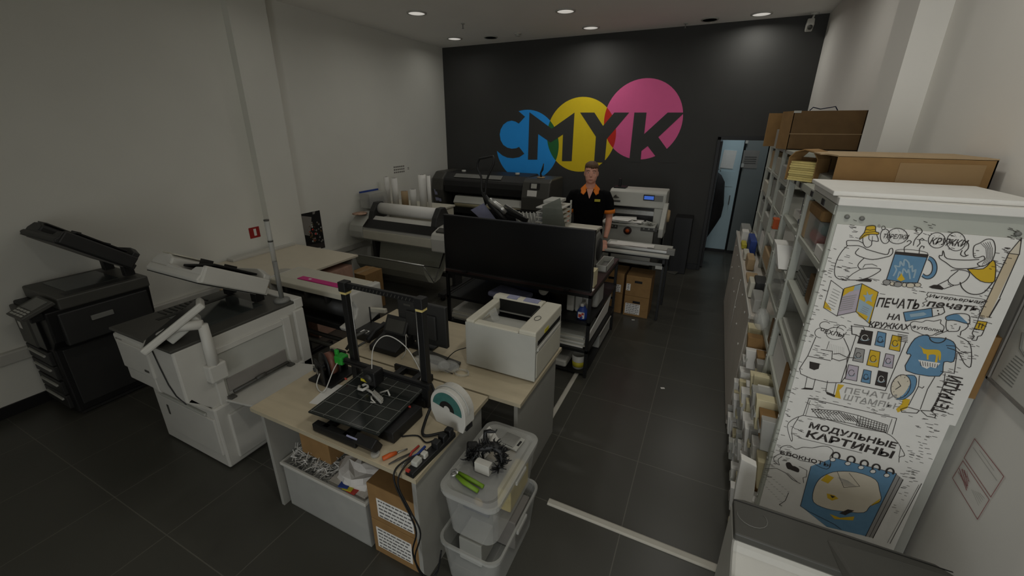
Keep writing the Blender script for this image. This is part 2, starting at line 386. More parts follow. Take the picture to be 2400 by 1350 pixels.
for k, pts in lp.items():
    w = [on('y', YB, 1140+x/4.8, 160+y/4.8) for x, y in pts]
    part(t, k, G().prism([(p.x, p.z) for p in w], 'y', YB-.003, YB), 'wallk')
# ================================================================ left side machines
# ---- black copier by the left wall
x0, x1, yf, yb = -4.1, -3.62, -2.14, -1.46
t = thing('photocopier', 'tall black photocopier with its lid raised, against the left wall', 'copier', (-3.8, -1.8, 0))
body = G().prism([(x0, .04), (x1, .04), (x1, .62), (-3.54, .70), (-3.50, .96), (-4.08, .96), (x0, .66)], 'y', yf+.02, yb)
part(t, 'body', body, 'black', .012)
part(t, 'base', G().box(x0+.02, x1-.02, yf+.04, yb-.02, 0.012, .05), 'char')
for i, z in enumerate((.07, .2, .34, .47)):
    d = part(t, 'paper_drawer', G().box(x0+.005, x1-.07, yf-.004, yf+.03, z, z+.12), 'char', .006)
    part(d, 'drawer_handle', G().box(x0+.06, x1-.12, yf-.018, yf-.003, z+.075, z+.092), 'lgrey', .003, 'pale grey drawer handle')
part(t, 'toner_door', G().box(x0+.005, -3.83, yf-.006, yf+.03, .6, .93), 'dgrey', .01)
part(t, 'output_recess', G().box(-3.80, -3.66, yf-.002, yf+.03, .62, .9), 'satin', .004)
part(t, 'side_cover', G().prism([(yf+.08, .66), (yb-.03, .66), (yb-.03, .93), (yf+.08, .93)], 'x', -3.56, -3.492), 'char', .01)
for (y, z, xx) in ((-1.82, .83, -3.49), (-1.68, .48, -3.612), (-1.62, .3, -3.612)):
    part(t, 'side_handle', G().box(xx-.005, xx+.012, y-.07, y+.07, z-.02, z+.02), 'grey', .004, 'grey recessed grip on the side cover')
part(t, 'lower_side_cover', G().box(-3.63, -3.612, yf+.06, yb-.03, .1, .6), 'char', .006)
part(t, 'scanner_unit', G().box(-4.10, -3.48, yf+.10, yb+.0, .955, 1.05), 'dgrey', .012)
part(t, 'scan_glass', G().box(-4.03, -3.62, yf+.2, yb-.14, 1.048, 1.053), 'glass', label='grey scanning glass')
part(t, 'glass_frame', G().box(-3.60, -3.51, yf+.16, yb-.1, 1.048, 1.052), 'char', .002)
# raised lid with feeder: hinge at the back
def raised_lid(t, xa, xb, yh, zh, L, ang, thick, mats, back=.0):
    """lid hinged along the back edge (yh, zh), opened by ang; feeder hump on the left, paper tray towards the right"""
    def R(g): return g.rot((0, yh, zh), -ang, 'X')
    m1, m2, m3, m4 = mats
    z = zh+thick
    part(t, 'lid', R(G().prism([(yh-.01, zh), (yh-L, zh), (yh-L-.015, zh+.02), (yh-L, z), (yh-.01, z)], 'x', xa, xb)), m1, .008)
    part(t, 'lid_backing', R(G().box(xa+.03, xb-.03, yh-L+.03, yh-.08, zh-.008, zh+.001)), m2, label='pale sheet under the raised lid')
    W_ = xb-xa
    fd = part(t, 'document_feeder', R(G().prism([(xa-.015, z-.02), (xa-.01, z+.03), (xa+.05, z+.075), (xa+.16, z+.085), (xa+.22, z+.06), (xa+.22, z-.02)], 'y', yh-L+.01, yh-.06)), m1, .012)
    part(fd, 'feeder_cover', R(G().box(xa+.04, xa+.2, yh-L+.03, yh-.08, z+.082, z+.092)), m3, .004)
    part(t, 'front_rail', R(G().prism([(xa+.2, z-.01), (xa+.2, z+.02), (xa+.3, z+.008), (xb-.12, z+.01), (xb-.08, z+.04), (xb, z+.05), (xb, z-.01)], 'y', yh-L, yh-L+.06)), m1, .006)
    part(t, 'rear_rail', R(G().prism([(xa+.2, z-.01), (xa+.2, z+.085), (xb-.1, z+.12), (xb, z+.09), (xb, z-.01)], 'y', yh-.08, yh-.03)), m1, .006)
    tr = part(t, 'feeder_tray', R(G().prism([(xa+.21, z+.02), (xa+.21, z+.035), (xb-.05, z+.085), (xb-.05, z+.07)], 'y', yh-L+.09, yh-.1)), m4, .004)
    part(tr, 'paper_guide', R(G().box(xa+.26, xb-.2, yh-L+.16, yh-L+.17, z+.045, z+.10)), m4, .002)
    part(tr, 'paper_guide', R(G().box(xa+.26, xb-.2, yh-.17, yh-.16, z+.045, z+.10)), m4, .002)
    part(t, 'output_bay', R(G().box(xa+.22, xb-.03, yh-L+.06, yh-.08, z-.005, z+.002)), m4)
    part(t, 'end_block', R(G().box(xb-.03, xb+.01, yh-L+.01, yh-.03, zh+.005, z+.06)), m1, .01)
    part(t, 'dark_edge', R(G().box(xa, xb, yh-L-.001, yh-.02, zh-.004, zh+.002)), 'black')
    for hx in (xa+.1, xb-.16): part(t, 'hinge', G().box(hx, hx+.06, yh-.04, yh+.03, zh-.06, zh+.03), 'black', .005)
raised_lid(t, -4.08, -3.47, -1.53, 1.12, .53, math.radians(40), .045, ('char', 'inkg', 'dgrey', 'black'))
# control panel of the black copier, out in front of the scanner, tilted
Q = [Vector((-3.78, -2.24, .955)), Vector((-3.50, -2.24, .965)), Vector((-3.46, -2.065, 1.045)), Vector((-3.72, -2.065, 1.05))]
def on_panel(u0, u1, v0, v1, h0, h1):
    """u across the front edge (0..1), v from front to back"""
    def P_(u, v): return (Q[0].lerp(Q[1], u)).lerp(Q[3].lerp(Q[2], u), v)
    n = (Q[1]-Q[0]).cross(Q[3]-Q[0]).normalized()
    if n.z < 0: n = -n
    c = [P_(u0, v0), P_(u1, v0), P_(u1, v1), P_(u0, v1)]
    return G().hexa([p+n*h0 for p in c], [p+n*h1 for p in c])
cp_ = part(t, 'control_panel', on_panel(0, 1, 0, 1, -.03, 0), 'dgrey', .006)
part(cp_, 'touch_screen', on_panel(.15, .85, .42, .92, 0, .003), 'grey', label='grey touch screen')
g = G()
for i in range(4):
    for j in range(3):
        q = on_panel(.14+.2*i, .26+.2*i, .08+.11*j, .15+.11*j, 0, .005); g.add(q.v, q.f)
part(cp_, 'keypad', g, 'lgrey')
part(t, 'panel_bracket', G().box(-3.72, -3.54, -2.19, -2.06, .90, .955), 'black', .006)
part(t, 'status_label', G().box(-4.04, -3.99, yf-.008, yf-.005, .74, .8), 'paper')
# ---- white copier
t = thing('photocopier', 'large white photocopier with a dark top and raised lid, left of the wooden desk', 'copier', (-2.4, -1.55, 0))
xa, xb, yf, yb = -2.70, -1.98, -2.045, -1.14
g = G().prism([(yf, .62), (yf, .985), (yb, .985), (yb, .1), (yf+.14, .1), (yf+.13, .5)], 'x', xa+.04, xb)
part(t, 'body', g, 'white', .012)
g = G().prism([(xa, .96), (-2.3, .96), (-2.28, .60), (-2.36, .62), (-2.56, .67), (xa+.04, .73)], 'y', yf-.004, yb-.02)
part(t, 'side_unit', g, 'white', .015)
part(t, 'lower_cabinet', G().box(xa-.02, -1.95, -1.93, yb-.02, .015, .5), 'white', .012)
part(t, 'kick_plate', G().box(-2.66, -1.97, -1.91, yb-.04, .002, .02), 'dgrey')
part(t, 'front_cover', G().box(xa+.05, -2.27, yf-.014, yf+.01, .72, .93), 'white', .01)
g = G().tube([(-2.2, yf-.006, .96), (-2.17, yf-.006, .84), (-2.13, yf-.006, .72), (-2.08, yf-.004, .65), (-1.99, yf-.002, .615)], .0035, 6)
part(t, 'cover_seam', g, 'black')
part(t, 'front_step', G().prism([(yf+.002, .625), (-1.93, .48), (-1.925, .5), (yf+.03, .64)], 'x', xa+.05, xb), 'white', .004)
part(t, 'drawer_front', G().box(xa+.03, -1.97, -1.942, -1.92, .12, .42), 'white', .008)
part(t, 'drawer_grip', G().box(-2.6, -2.05, -1.948, -1.93, .43, .45), 'lgrey', .005)
part(t, 'drawer_notch', G().box(-2.55, -2.53, -1.945, -1.94, .28, .36), 'dgrey')
part(t, 'badge', G().box(-2.66, -2.58, yf-.006, yf+.003, .92, .935), 'inkg')
part(t, 'cover_latch', G().box(-2.36, -2.31, yf-.018, yf-.01, .76, .775), 'dgrey', .002)
# dark top with glass
part(t, 'top_panel', G().box(xa-.005, xb+.003, yf-.008, yb-.07, .98, 1.0), 'dgrey', .005)
part(t, 'rear_cover', G().box(xa-.003, xb+.003, yb-.07, yb+.003, .93, 1.01), 'white', .006)
part(t, 'scan_glass', G().box(-2.50, -2.12, -1.80, -1.36, .999, 1.003), 'glass', label='grey scanning glass')
part(t, 'scan_slit', G().box(-2.56, -2.52, -1.85, -1.32, .999, 1.002), 'black')
g = G()
for k in range(9): g.box(-2.68, -2.58, -1.78+k*.035, -1.768+k*.035, .999, 1.004)
part(t, 'vent_grille', g, 'black')
raised_lid(t, -2.68, -2.08, -1.33, 1.07, .50, math.radians(30), .06, ('white', 'lgrey', 'cream', 'black'))
# right side: opened bypass door with tray
part(t, 'side_frame', G().box(xb-.002, xb+.018, -1.82, -1.34, .47, .51).box(xb-.002, xb+.018, -1.82, -1.34, .86, .90).box(xb-.002, xb+.02, -1.87, -1.82, .47, .91).box(xb-.002, xb+.02, -1.34, -1.28, .47, .91), 'white', .003)
part(t, 'side_opening', G().box(xb-.001, xb+.004, -1.82, -1.34, .51, .86), 'lgrey')
part(t, 'feed_slot', G().box(xb, xb+.012, -1.80, -1.36, .56, .66), 'inkg', .003)
part(t, 'feed_roller', G().cyl((xb+.02, -1.78, .55), (xb+.02, -1.36, .55), .012, 12).cyl((xb+.028, -1.62, .56), (xb+.028, -1.55, .56), .016, 12), 'dgrey')
bt = part(t, 'bypass_tray', G().hexa([(xb+.0, -1.84, .505), (xb+.0, -1.32, .505), (xb+.33, -1.30, .56), (xb+.33, -1.84, .56)], [(xb+.0, -1.84, .52), (xb+.0, -1.32, .52), (xb+.33, -1.30, .575), (xb+.33, -1.84, .575)]), 'white', .004)
part(bt, 'tray_clip', G().box(xb+.02, xb+.07, -1.83, -1.79, .52, .545).box(xb+.02, xb+.07, -1.38, -1.34, .52, .545), 'dgrey', .003)
part(t, 'side_pillar', G().box(xb+.001, xb+.03, -1.24, -1.16, .12, .93), 'white', .006)
part(t, 'lower_side_cover', G().box(xb-.002, -1.93, -1.86, -1.2, .06, .42), 'white', .008)
# swing arm touch panel
ar = part(t, 'panel_arm', G().tube([(-1.95, -1.86, .76), (-1.95, -1.86, .92), (-1.95, -1.86, 1.10)], [.035, .032, .028], 12).tube([(-1.95, -1.86, 1.10), (-2.03, -1.95, 1.11), (-2.10, -2.03, 1.06)], [.03, .035, .03], 10), 'white')
part(ar, 'arm_socket', G().box(-1.985, -1.915, -1.91, -1.80, .70, .82), 'white', .01)
def slab(c, ex, ey, ez, sx, sy, sz):
    c = Vector(c); P = lambda a, b, d: c+ex*(a*sx/2)+ey*(b*sy/2)+ez*(d*sz/2)
    return [P(-1, -1, -1), P(1, -1, -1), P(1, 1, -1), P(-1, 1, -1)], [P(-1, -1, 1), P(1, -1, 1), P(1, 1, 1), P(-1, 1, 1)]
pa, pb = on('x', -2.16, 338, 818), on('x', -2.04, 475, 707)
ey = (pb-pa); plen = ey.length; ey.normalize(); vd = ((pa+pb)/2-Vector(CC.tolist())).normalized(); ex = (vd-ey*ey.dot(vd)).normalized(); ex = (Matrix.Rotation(.13, 3, ey) @ ex).normalized(); ez = ex.cross(ey).normalized()
if ez.dot(Vector((CR[0][0]-CR[0][1], CR[1][0]-CR[1][1], CR[2][0]-CR[2][1]))) > 0: ez = -ez
cc = (pa+pb)/2
pn = part(t, 'touch_panel', G().hexa(*slab(cc, ex, ey, ez, .24, plen, .045)), 'white', .012)
part(pn, 'panel_back', G().hexa(*slab(cc-ez*.045+ey*.02, ex, ey, ez, .15, plen*.5, .06)), 'lgrey', .008)
part(pn, 'screen', G().hexa(*slab(cc+ez*.023, ex, ey, ez, .2, plen*.86, .003)), 'satin')
part(pn, 'button', G().ell(tuple(pa+ey*.05-ez*.016-ex*.08), (.008, .008, .008), 8), 'black')
# signal pole on the copier
t = thing('signal_pole', 'slim translucent pole with dark bands and a round foot on the white copier', 'signal pole', (-2.06, -1.245, 1.0))
part(t, 'foot', G().lathe((-2.06, -1.245, 1.0005), [(.0001, 0), (.06, 0), (.052, .018), (.03, .028), (.0001, .03)]), 'grey')
part(t, 'lower_tube', G().cyl((-2.06, -1.245, 1.02), (-2.06, -1.245, 1.32), .017, 14), 'grey')
part(t, 'upper_tube', G().cyl((-2.06, -1.245, 1.32), (-2.06, -1.245, 1.63), .017, 14), 'frost')
part(t, 'band', G().cyl((-2.06, -1.245, 1.47), (-2.06, -1.245, 1.482), .0185, 14).cyl((-2.06, -1.245, 1.625), (-2.06, -1.245, 1.635), .0185, 14), 'dgrey')
# ---- wall things on the left
t = thing('fire_sign', 'small square red safety sign with a white mark on the left wall', 'sign', (XL, -.04, .98))
part(t, 'plate', G().box(XL, XL+.004, -.105, .025, .975, 1.105), 'sign')
part(t, 'pictogram', G().box(XL+.004, XL+.0046, -.05, -.018, 1.0, 1.085), 'paper').location
t = thing('calendar', 'narrow dark photo calendar hanging on the left wall above the white table', 'calendar', (XL, .79, .6))
g = G().box(XL, XL+.004, .64, .94, .60, 1.145)
part(t, 'sheet', g, 'black')
pd = Pad('x', XL+.004, (1, 0, 0), lambda x, y: (560+x/7.5, 480+y/7.5)); rnd = random.Random(3)
pd.fill([(1100, 195), (1275, 215), (1260, 460), (1240, 545), (1150, 530)], 0).fill([(1290, 130), (1340, 110), (1330, 160), (1295, 170)], 0, 3)
for i in range(70):
    x, y = rnd.uniform(1200, 1480), rnd.uniform(290, 640)
    if x < 1170+(y-160)*.15 or x > 1400+(y-110)*.16: continue
    s = rnd.uniform(8, 26); pd.fill([(x, y), (x+s, y-3), (x+s*.9, y+s*1.3), (x-3, y+s)], rnd.choice([1, 2, 2, 3, 0, 4]), 3+i % 3)
pd.fill([(1195, 715), (1330, 690), (1500, 660), (1512, 750), (1380, 778), (1203, 778)], 5, 2).fill([(1375, 755), (1440, 748), (1435, 778), (1380, 778)], 3, 4)
part(t, 'printed_picture', pd.g, ['inkg', 'red', 'cardd', 'lgrey', 'grey', 'ink'])
for lab, y0, y1, z0, z1, s in (('sheet of small printed lines taped to the left wall above the paper rolls', 2.55, 2.86, 1.49, 1.625, 3), ('tiny printed label beside the taped sheet on the left wall', 2.92, 2.98, 1.53, 1.58, 2)):
    g = G()
    for k in range(s):
        for j in range(6 if s == 3 else 2):
            yy = y0+.01+j*(y1-y0-.02)/(6 if s == 3 else 2); zz = z1-(k+.75)*(z1-z0)/s
            g.box(XL+.001, XL+.0015, yy, yy+(y1-y0)/(8 if s == 3 else 3.2), zz, zz+(z1-z0)/s*.55)
    t = thing('wall_label', lab, 'label', (XL, (y0+y1)/2, z0))
    part(t, 'sheet', G().box(XL, XL+.001, y0, y1, z0, z1), 'wallw'); part(t, 'print', g, 'inkg')
# ---- white table along the left wall
t = thing('side_table', 'wide cream topped table along the left wall behind the copiers', 'table', (-3.55, -.1, 0))
part(t, 'table_top', G().box(-4.13, -2.95, -.62, .40, .775, .8), 'tabw', .003)
part(t, 'side_panel', G().box(-3.32, -3.295, -.58, .32, 0, .775), 'panel')
part(t, 'side_panel', G().box(-4.12, -4.095, -.58, .32, 0, .775), 'panel')
part(t, 'back_panel', G().box(-4.12, -3.0, .33, .35, .3, .775), 'panel')
solo('white_batten', 'long white batten lying on the table along the left wall', 'batten', G().box(-4.12, -4.0, -.45, .36, .8, .83), 'white', .004)
t = thing('storage_box', 'pinkish printed carton under the right end of the cream table', 'box', (-3.2, -.1, 0))
part(t, 'carton', G().box(-3.28, -2.965, -.30, .3, 0, .7), 'pinkpaper', .004)
part(t, 'print_panel', G().box(-2.966, -2.963, -.2, -.05, .45, .66), 'paper')
t = thing('cardboard_box', 'brown carton standing between the cream table and the white plotter', 'box', (-3.06, .62, 0))
part(t, 'carton', G().box(-3.2, -2.93, .45, .75, 0, .52), 'card', .004)
part(t, 'tape_strip', G().box(-3.1, -3.04, .449, .751, .518, .522), 'taped')
solo('paper_bag', 'crumpled pale translucent bag on the near corner of the cream table', 'bag', G().ell((-3.0, -.52, .83), (.16, .09, .06), 10), 'frost')
# carton behind black copier
solo('cardboard_box', 'pale carton standing between the black and the white copier', 'box', G().box(-3.35, -2.98, -1.0, -.66, 0, .78), 'cardl', .004)
# ---- white large plotter
t = thing('large_format_plotter', 'white wide plotter on a black stand with a grey fabric basket, by the left wall', 'plotter', (-3.2, 1.6, 0))
XA, XB, PY = -4.02, -2.2, 1.33
prof = [(PY, .70), (PY-.02, .78), (PY, .86), (PY+.1, .93), (PY+.3, .97), (PY+.5, .93), (PY+.5, .68), (PY+.1, .64)]
part(t, 'main_beam', G().prism(prof, 'x', XA+.02, XB), 'white', .01)
part(t, 'left_end_cap', G().prism([(PY-.04, .70), (PY-.05, .8), (PY-.02, .88), (PY+.12, 1.0), (PY+.35, 1.03), (PY+.52, .95), (PY+.52, .68), (PY+.08, .63)], 'x', XA, XA+.27), 'lgrey', .02)
part(t, 'right_end_unit', G().prism([(PY-.05, .66), (PY-.06, .84), (PY-.03, .91), (PY+.12, .96), (PY+.5, .96), (PY+.5, .66)], 'x', XB-.32, XB), 'white', .02)
part(t, 'key_panel', G().box(XB-.26, XB-.04, PY, PY+.1, .915, .945).rot((0, PY, .92), .3, 'X'), 'dgrey', .004)
part(t, 'print_slot', G().prism([(PY-.03, .875), (PY+.02, .865), (PY+.13, .955), (PY+.1, .97)], 'x', XA+.27, XB-.32), 'satin', .003)
part(t, 'slot_lip', G().prism([(PY+.105, .965), (PY+.14, .955), (PY+.2, 1.0), (PY+.17, 1.01)], 'x', XA+.3, XB-.34), 'white', .003)
part(t, 'front_rail', G().box(XA+.27, XB-.32, PY-.035, PY-.01, .70, .83), 'cream', .008)
rl = part(t, 'paper_roll', G().cyl((XA+.36, PY+.3, 1.10), (XB-.42, PY+.3, 1.10), .085, 28), 'paper')
for xx in (XA+.27, XB-.42):
    part(t, 'roll_holder', G().prism([(PY+.1, .96), (PY+.42, .96), (PY+.44, 1.08), (PY+.36, 1.2), (PY+.24, 1.2), (PY+.14, 1.08)], 'x', xx, xx+.09), 'char', .012)
for xx in (XA+.22, XB-.16):
    lg = part(t, 'stand_leg', G().box(xx, xx+.06, PY+.18, PY+.36, .1, .66), 'char', .006)
    ft = part(t, 'stand_foot', G().box(xx-.02, xx+.08, PY-.15, PY+.65, .05, .11), 'char', .01)
    for yy in (PY-.1, PY+.6): part(ft, 'castor', G().cyl((xx+.01, yy, .03), (xx+.05, yy, .03), .03, 14), 'black')
part(t, 'cross_bar', G().box(XA+.25, XB-.12, PY+.24, PY+.3, .2, .26), 'char', .005)
# fabric basket: a curved scoop
def scoop(prof, x0, x1, th=.006):
    top = [(y, z) for y, z in prof]; n = len(top); out = []
    for i, (y, z) in enumerate(top):
        a = top[max(0, i-1)]; b = top[min(n-1, i+1)]; dy, dz = b[0]-a[0], b[1]-a[1]; l = math.hypot(dy, dz); out.append((y+dz/l*th, z-dy/l*th))
    return G().prism(top+out[::-1], 'x', x0, x1)
pr = [(PY-.30, .54), (PY-.27, .40), (PY-.2, .28), (PY-.08, .22), (PY+.06, .24), (PY+.18, .36), (PY+.24, .6)]
part(t, 'fabric_basket', scoop(pr, XA+.34, XB-.28), 'fabric')
part(t, 'basket_rod', G().cyl((XA+.32, PY-.3, .54), (XB-.26, PY-.3, .54), .011).tube([(XB-.28, PY-.3, .54), (XB-.28, PY-.08, .22), (XB-.28, PY+.22, .6)], .008), 'chrome')
part(t, 'basket_strap', G().tube([(XB-.275, PY-.3, .54), (XB-.275, PY+.05, .4), (XB-.275, PY+.2, .62)], .006), 'black')
solo('magazine_pile', 'crumpled colourful leaflets lying on the left end of the white plotter', 'leaflets', G().ell((XA+.12, PY+.1, 1.035), (.11, .12, .02), 10), mat('leaflet_print', (160, 130, 110), .6, var=.6, scale=18))
t = thing('ink_case', 'clear case of ink bottles with a blue lid edge on the left wall ledge', 'case', (-4.0, 1.83, 0))
part(t, 'stand_shelf', G().box(-4.15, -3.86, 1.86, 2.08, 1.045, 1.065), 'lgrey')
part(t, 'shelf_leg', G().box(-4.12, -3.9, 1.9, 2.06, 0, 1.045), 'lgrey')
part(t, 'case', G().box(-4.10, -3.90, 1.66, 2.06, 1.066, 1.29), 'frost', .006)
part(t, 'lid_edge', G().box(-4.10, -4.08, 1.66, 2.06, 1.29, 1.315), 'bluep')
for k in range(6): part(t, 'ink_bottle', G().lathe((-3.96, 1.70+k*.062, 1.07), [(.0001, 0), (.024, 0), (.024, .11), (.01, .13), (.01, .15), (.0001, .15)], 12), 'navy')
# paper rolls standing on a low shelf behind the plotter
solo('low_shelf', 'low pale cabinet carrying the upright paper rolls by the left wall', 'shelf', G().box(-4.13, -3.0, 2.12, 2.6, .0, 1.02).box(-4.13, -2.98, 2.1, 2.62, 1.02, 1.05), 'cream', .004)
for i, (px, pyt, pyb, r, lab) in enumerate(((908, 415, 475, .04, 'tall thin white paper roll leftmost behind the white plotter'), (926, 418, 478, .05, 'tall white paper roll second from the left behind the white plotter'), (949, 448, 482, .055, 'short pinkish white paper roll in the middle behind the white plotter'),
                                        (969, 444, 484, .05, 'short white paper roll right of the middle behind the white plotter'), (991, 410, 488, .06, 'tallest white paper roll beside the black plotter'), (1006, 412, 488, .03, 'slim white paper roll touching the black plotter'))):
    b = on('y', 2.2, px, (pyt+pyb)/2); top = on('y', 2.2, px, pyt)
    t = thing('paper_roll', lab, 'paper roll', (b.x, 2.2, 1.05), None)
    part(t, 'sheet_roll', G().cyl((b.x, 2.2, 1.051), (b.x, 2.2, top.z), r, 20), 'paper' if i != 2 else 'cardl')
    part(t, 'core', G().lathe((b.x, 2.2, top.z), [(r*.45, -.02), (r*.52, .003), (r*.38, .003), (r*.38, -.02)], 16), 'inkg')
for k in range(2):
    x = on('y', 2.2, 908-6*k, 470).x-.01
    solo('tape_roll', 'small tan tape roll beside the upright paper rolls, %s one' % ('right' if k == 0 else 'left'), 'tape roll', G().cyl((x, 2.14+.0*k, 1.051+.07*k), (x, 2.14, 1.12+.07*k), .03, 18), 'cardl')
# ---- black latex plotter against the back wall
t = thing('large_format_printer', 'wide black large format printer against the black wall with a control tower', 'printer', (-2.8, 3.6, 0))
XA, XB, PY = -3.98, -1.58, 3.4
part(t, 'upper_housing', G().prism([(PY+.02, 1.16), (PY-.02, 1.24), (PY+.02, 1.36), (PY+.14, 1.45), (PY+.55, 1.47), (PY+.7, 1.4), (PY+.7, 1.08), (PY+.1, 1.08)], 'x', XA+.2, -2.06), 'char', .015)
part(t, 'window', G().prism([(PY+.045, 1.385), (PY+.12, 1.44), (PY+.122, 1.445), (PY+.035, 1.39)], 'x', XA+.46, -2.55), 'grey', label='long grey viewing window')
part(t, 'front_flap', G().prism([(PY-.03, 1.24), (PY-.01, 1.33), (PY+.01, 1.33), (PY, 1.12), (PY-.02, 1.12)], 'x', XA+.28, -2.08), 'black', .008)
part(t, 'left_end_cap', G().prism([(PY+.05, .78), (PY-.03, .9), (PY-.06, 1.15), (PY-.02, 1.35), (PY+.12, 1.47), (PY+.7, 1.47), (PY+.7, .78)], 'x', XA, XA+.26), 'dgrey', .03)
pd = Pad('y', PY-.065, (0, -1, 0))
for x, y, s in ((1018, 448, 8), (1020, 462, 10), (1028, 464, 7), (1017, 443, 4)): pd.fill([(x, y), (x+s*.8, y+1), (x+s, y+8), (x+2, y+8)], 0)
part(t, 'sticker', pd.g, 'paperb', label='bluish white sticker marks')
part(t, 'platen', G().prism([(PY+.0, 1.06), (PY+.1, 1.06), (PY+.3, .98), (PY-.06, .92), (PY-.08, .95)], 'x', XA+.5, -2.1), 'lgrey', .005)
part(t, 'media_roll', G().cyl((XA+.52, PY+.0, .93), (-2.12, PY+.0, .93), .07, 24), 'paperc')
part(t, 'lower_beam', G().box(XA+.2, -1.7, PY-.02, PY+.6, .74, .86), 'black', .012)
part(t, 'back_cover', G().box(XA+.26, -2.06, PY+.25, PY+.6, .86, 1.08), 'black')
tw = part(t, 'control_tower', G().prism([(PY-.1, .92), (PY-.1, 1.14), (PY-.03, 1.40), (PY+.05, 1.44), (PY+.6, 1.44), (PY+.6, .92)], 'x', -2.1, -1.60), 'dgrey', .02)
part(tw, 'screen_bezel', G().prism([(PY-.072, 1.28), (PY-.047, 1.38), (PY-.04, 1.38), (PY-.065, 1.28)], 'x', -1.96, -1.78), 'black').location
part(tw, 'screen', G().prism([(PY-.075, 1.295), (PY-.056, 1.37), (PY-.05, 1.37), (PY-.069, 1.295)], 'x', -1.93, -1.83), 'lgrey', label='pale lit display')
part(tw, 'paper_note', G().prism([(PY-.098, 1.165), (PY-.078, 1.26), (PY-.07, 1.26), (PY-.09, 1.165)], 'x', -1.99, -1.82), 'paper', label='white paper note')
part(t, 'tower_base', G().box(-2.2, -1.6, PY-.12, PY+.5, .84, .92), 'black', .01)
for xx in (XA+.3, -1.9):
    part(t, 'stand_leg', G().box(xx, xx+.08, PY+.1, PY+.4, .1, .74), 'black', .006)
    part(t, 'stand_foot', G().box(xx-.02, xx+.1, PY-.2, PY+.7, 0, .1), 'black', .01)
for k, (px, py) in enumerate(((1084, 405), (1210, 412))):
    p = on('y', PY+.2, px, py); solo('tape_dispenser', ('small pale roll on top of the black printer, %s one' % ('left' if k == 0 else 'right')), 'tape roll', G().cyl((p.x, PY+.25, 1.462), (p.x, PY+.25, 1.5), .04, 16), 'lgrey')
t = thing('desk_figure', 'dark spiky stand on a pale disc on top of the printer tower', 'figurine', (-1.86, PY+.2, 1.44))
part(t, 'disc', G().lathe((-1.86, PY+.2, 1.445), [(.0001, 0), (.07, 0), (.07, .012), (.0001, .012)]), 'cardl')
part(t, 'stem', G().tube([(-1.86, PY+.2, 1.455), (-1.87, PY+.2, 1.52), (-1.84, PY+.2, 1.58), (-1.82, PY+.2, 1.68)], [.02, .014, .02, .008], 8), 'black')
# ================================================================ small plotter, desks and what is on them
t = thing('vinyl_plotter', 'compact white and black plotter with a magenta strip on top, behind the white copier', 'plotter', (-2.4, -.58, 0))
XA, XB, YA, YC = -2.9, -1.93, -.78, -.42
part(t, 'top_cover', G().prism([(YA, .84), (YA+.01, .885), (YA+.08, .905), (YC, .905), (YC, .84)], 'x', XA, XB), 'cream', .008)
a = on('z', .907, 752, 643); b = on('z', .907, 850, 668)
part(t, 'magenta_strip', G().box(-2.62, -2.08, YA+.09, YA+.16, .905, .913), 'magenta', .003, 'magenta strip')
part(t, 'strip_label', G().box(-2.5, -2.47, YA+.115, YA+.135, .913, .914), 'paper')
part(t, 'carriage_bay', G().box(XA+.03, XB-.01, YA+.12, YC, .5, .84), 'black')
part(t, 'drum', G().cyl((XA+.04, YA+.1, .72), (XB-.02, YA+.1, .72), .085, 24), 'char')
part(t, 'front_bar', G().box(XA+.03, XB-.01, YA-.01, YA+.03, .54, .60), 'black', .01)
for k in range(3): part(t, 'pinch_roller', G().box(-2.7+k*.26, -2.67+k*.26, YA+.0, YA+.05, .775, .84), 'char', .004)
pr = [(YA-.01, .88), (YC, .9), (YC, .74), (YC-.05, .6), (YC+.0, .5), (YA+.1, .46), (YA-.06, .5), (YA-.17, .60), (YA-.19, .585), (YA-.19, .555), (YA-.07, .44), (YA+.1, .41), (YC+.04, .43), (YC+.04, .905), (YA-.01, .905)]
part(t, 'right_end_cap', G().prism([(YA-.01, .905), (YC+.02, .905), (YC+.02, .62), (YA+.16, .56), (YA+.02, .56), (YA-.08, .60), (YA-.10, .64), (YA+.0, .66), (YA+.05, .70), (YA+.07, .76), (YA+.04, .82), (YA-.02, .86)], 'x', XB, XB+.07), 'white', .012)
part(t, 'side_plate', G().box(XB, XB+.04, YA+.08, YC, .40, .58), 'black', .004)
part(t, 'left_end_cap', G().box(XA-.04, XA, YA, YC, .45, .9), 'white', .012)
part(t, 'end_bracket', G().box(XB+.0, XB+.26, YA+.20, YA+.235, .66, .70).rot((XB, YA+.2, .66), -.12, 'Y'), 'cream', .006)
for xx in (XA+.12, XB-.18):
    part(t, 'stand_leg', G().box(xx, xx+.05, YA+.13, YA+.2, .04, .5), 'black', .005)
    part(t, 'stand_foot', G().box(xx, xx+.05, YA-.12, YC+.1, 0, .04), 'black', .005)
part(t, 'media_shelf', G().cyl((XA+.08, YA-.02, .36), (XB-.05, YA-.02, .36), .02).cyl((XA+.08, YA+.1, .36), (XB-.05, YA+.1, .36), .02), 'dgrey')
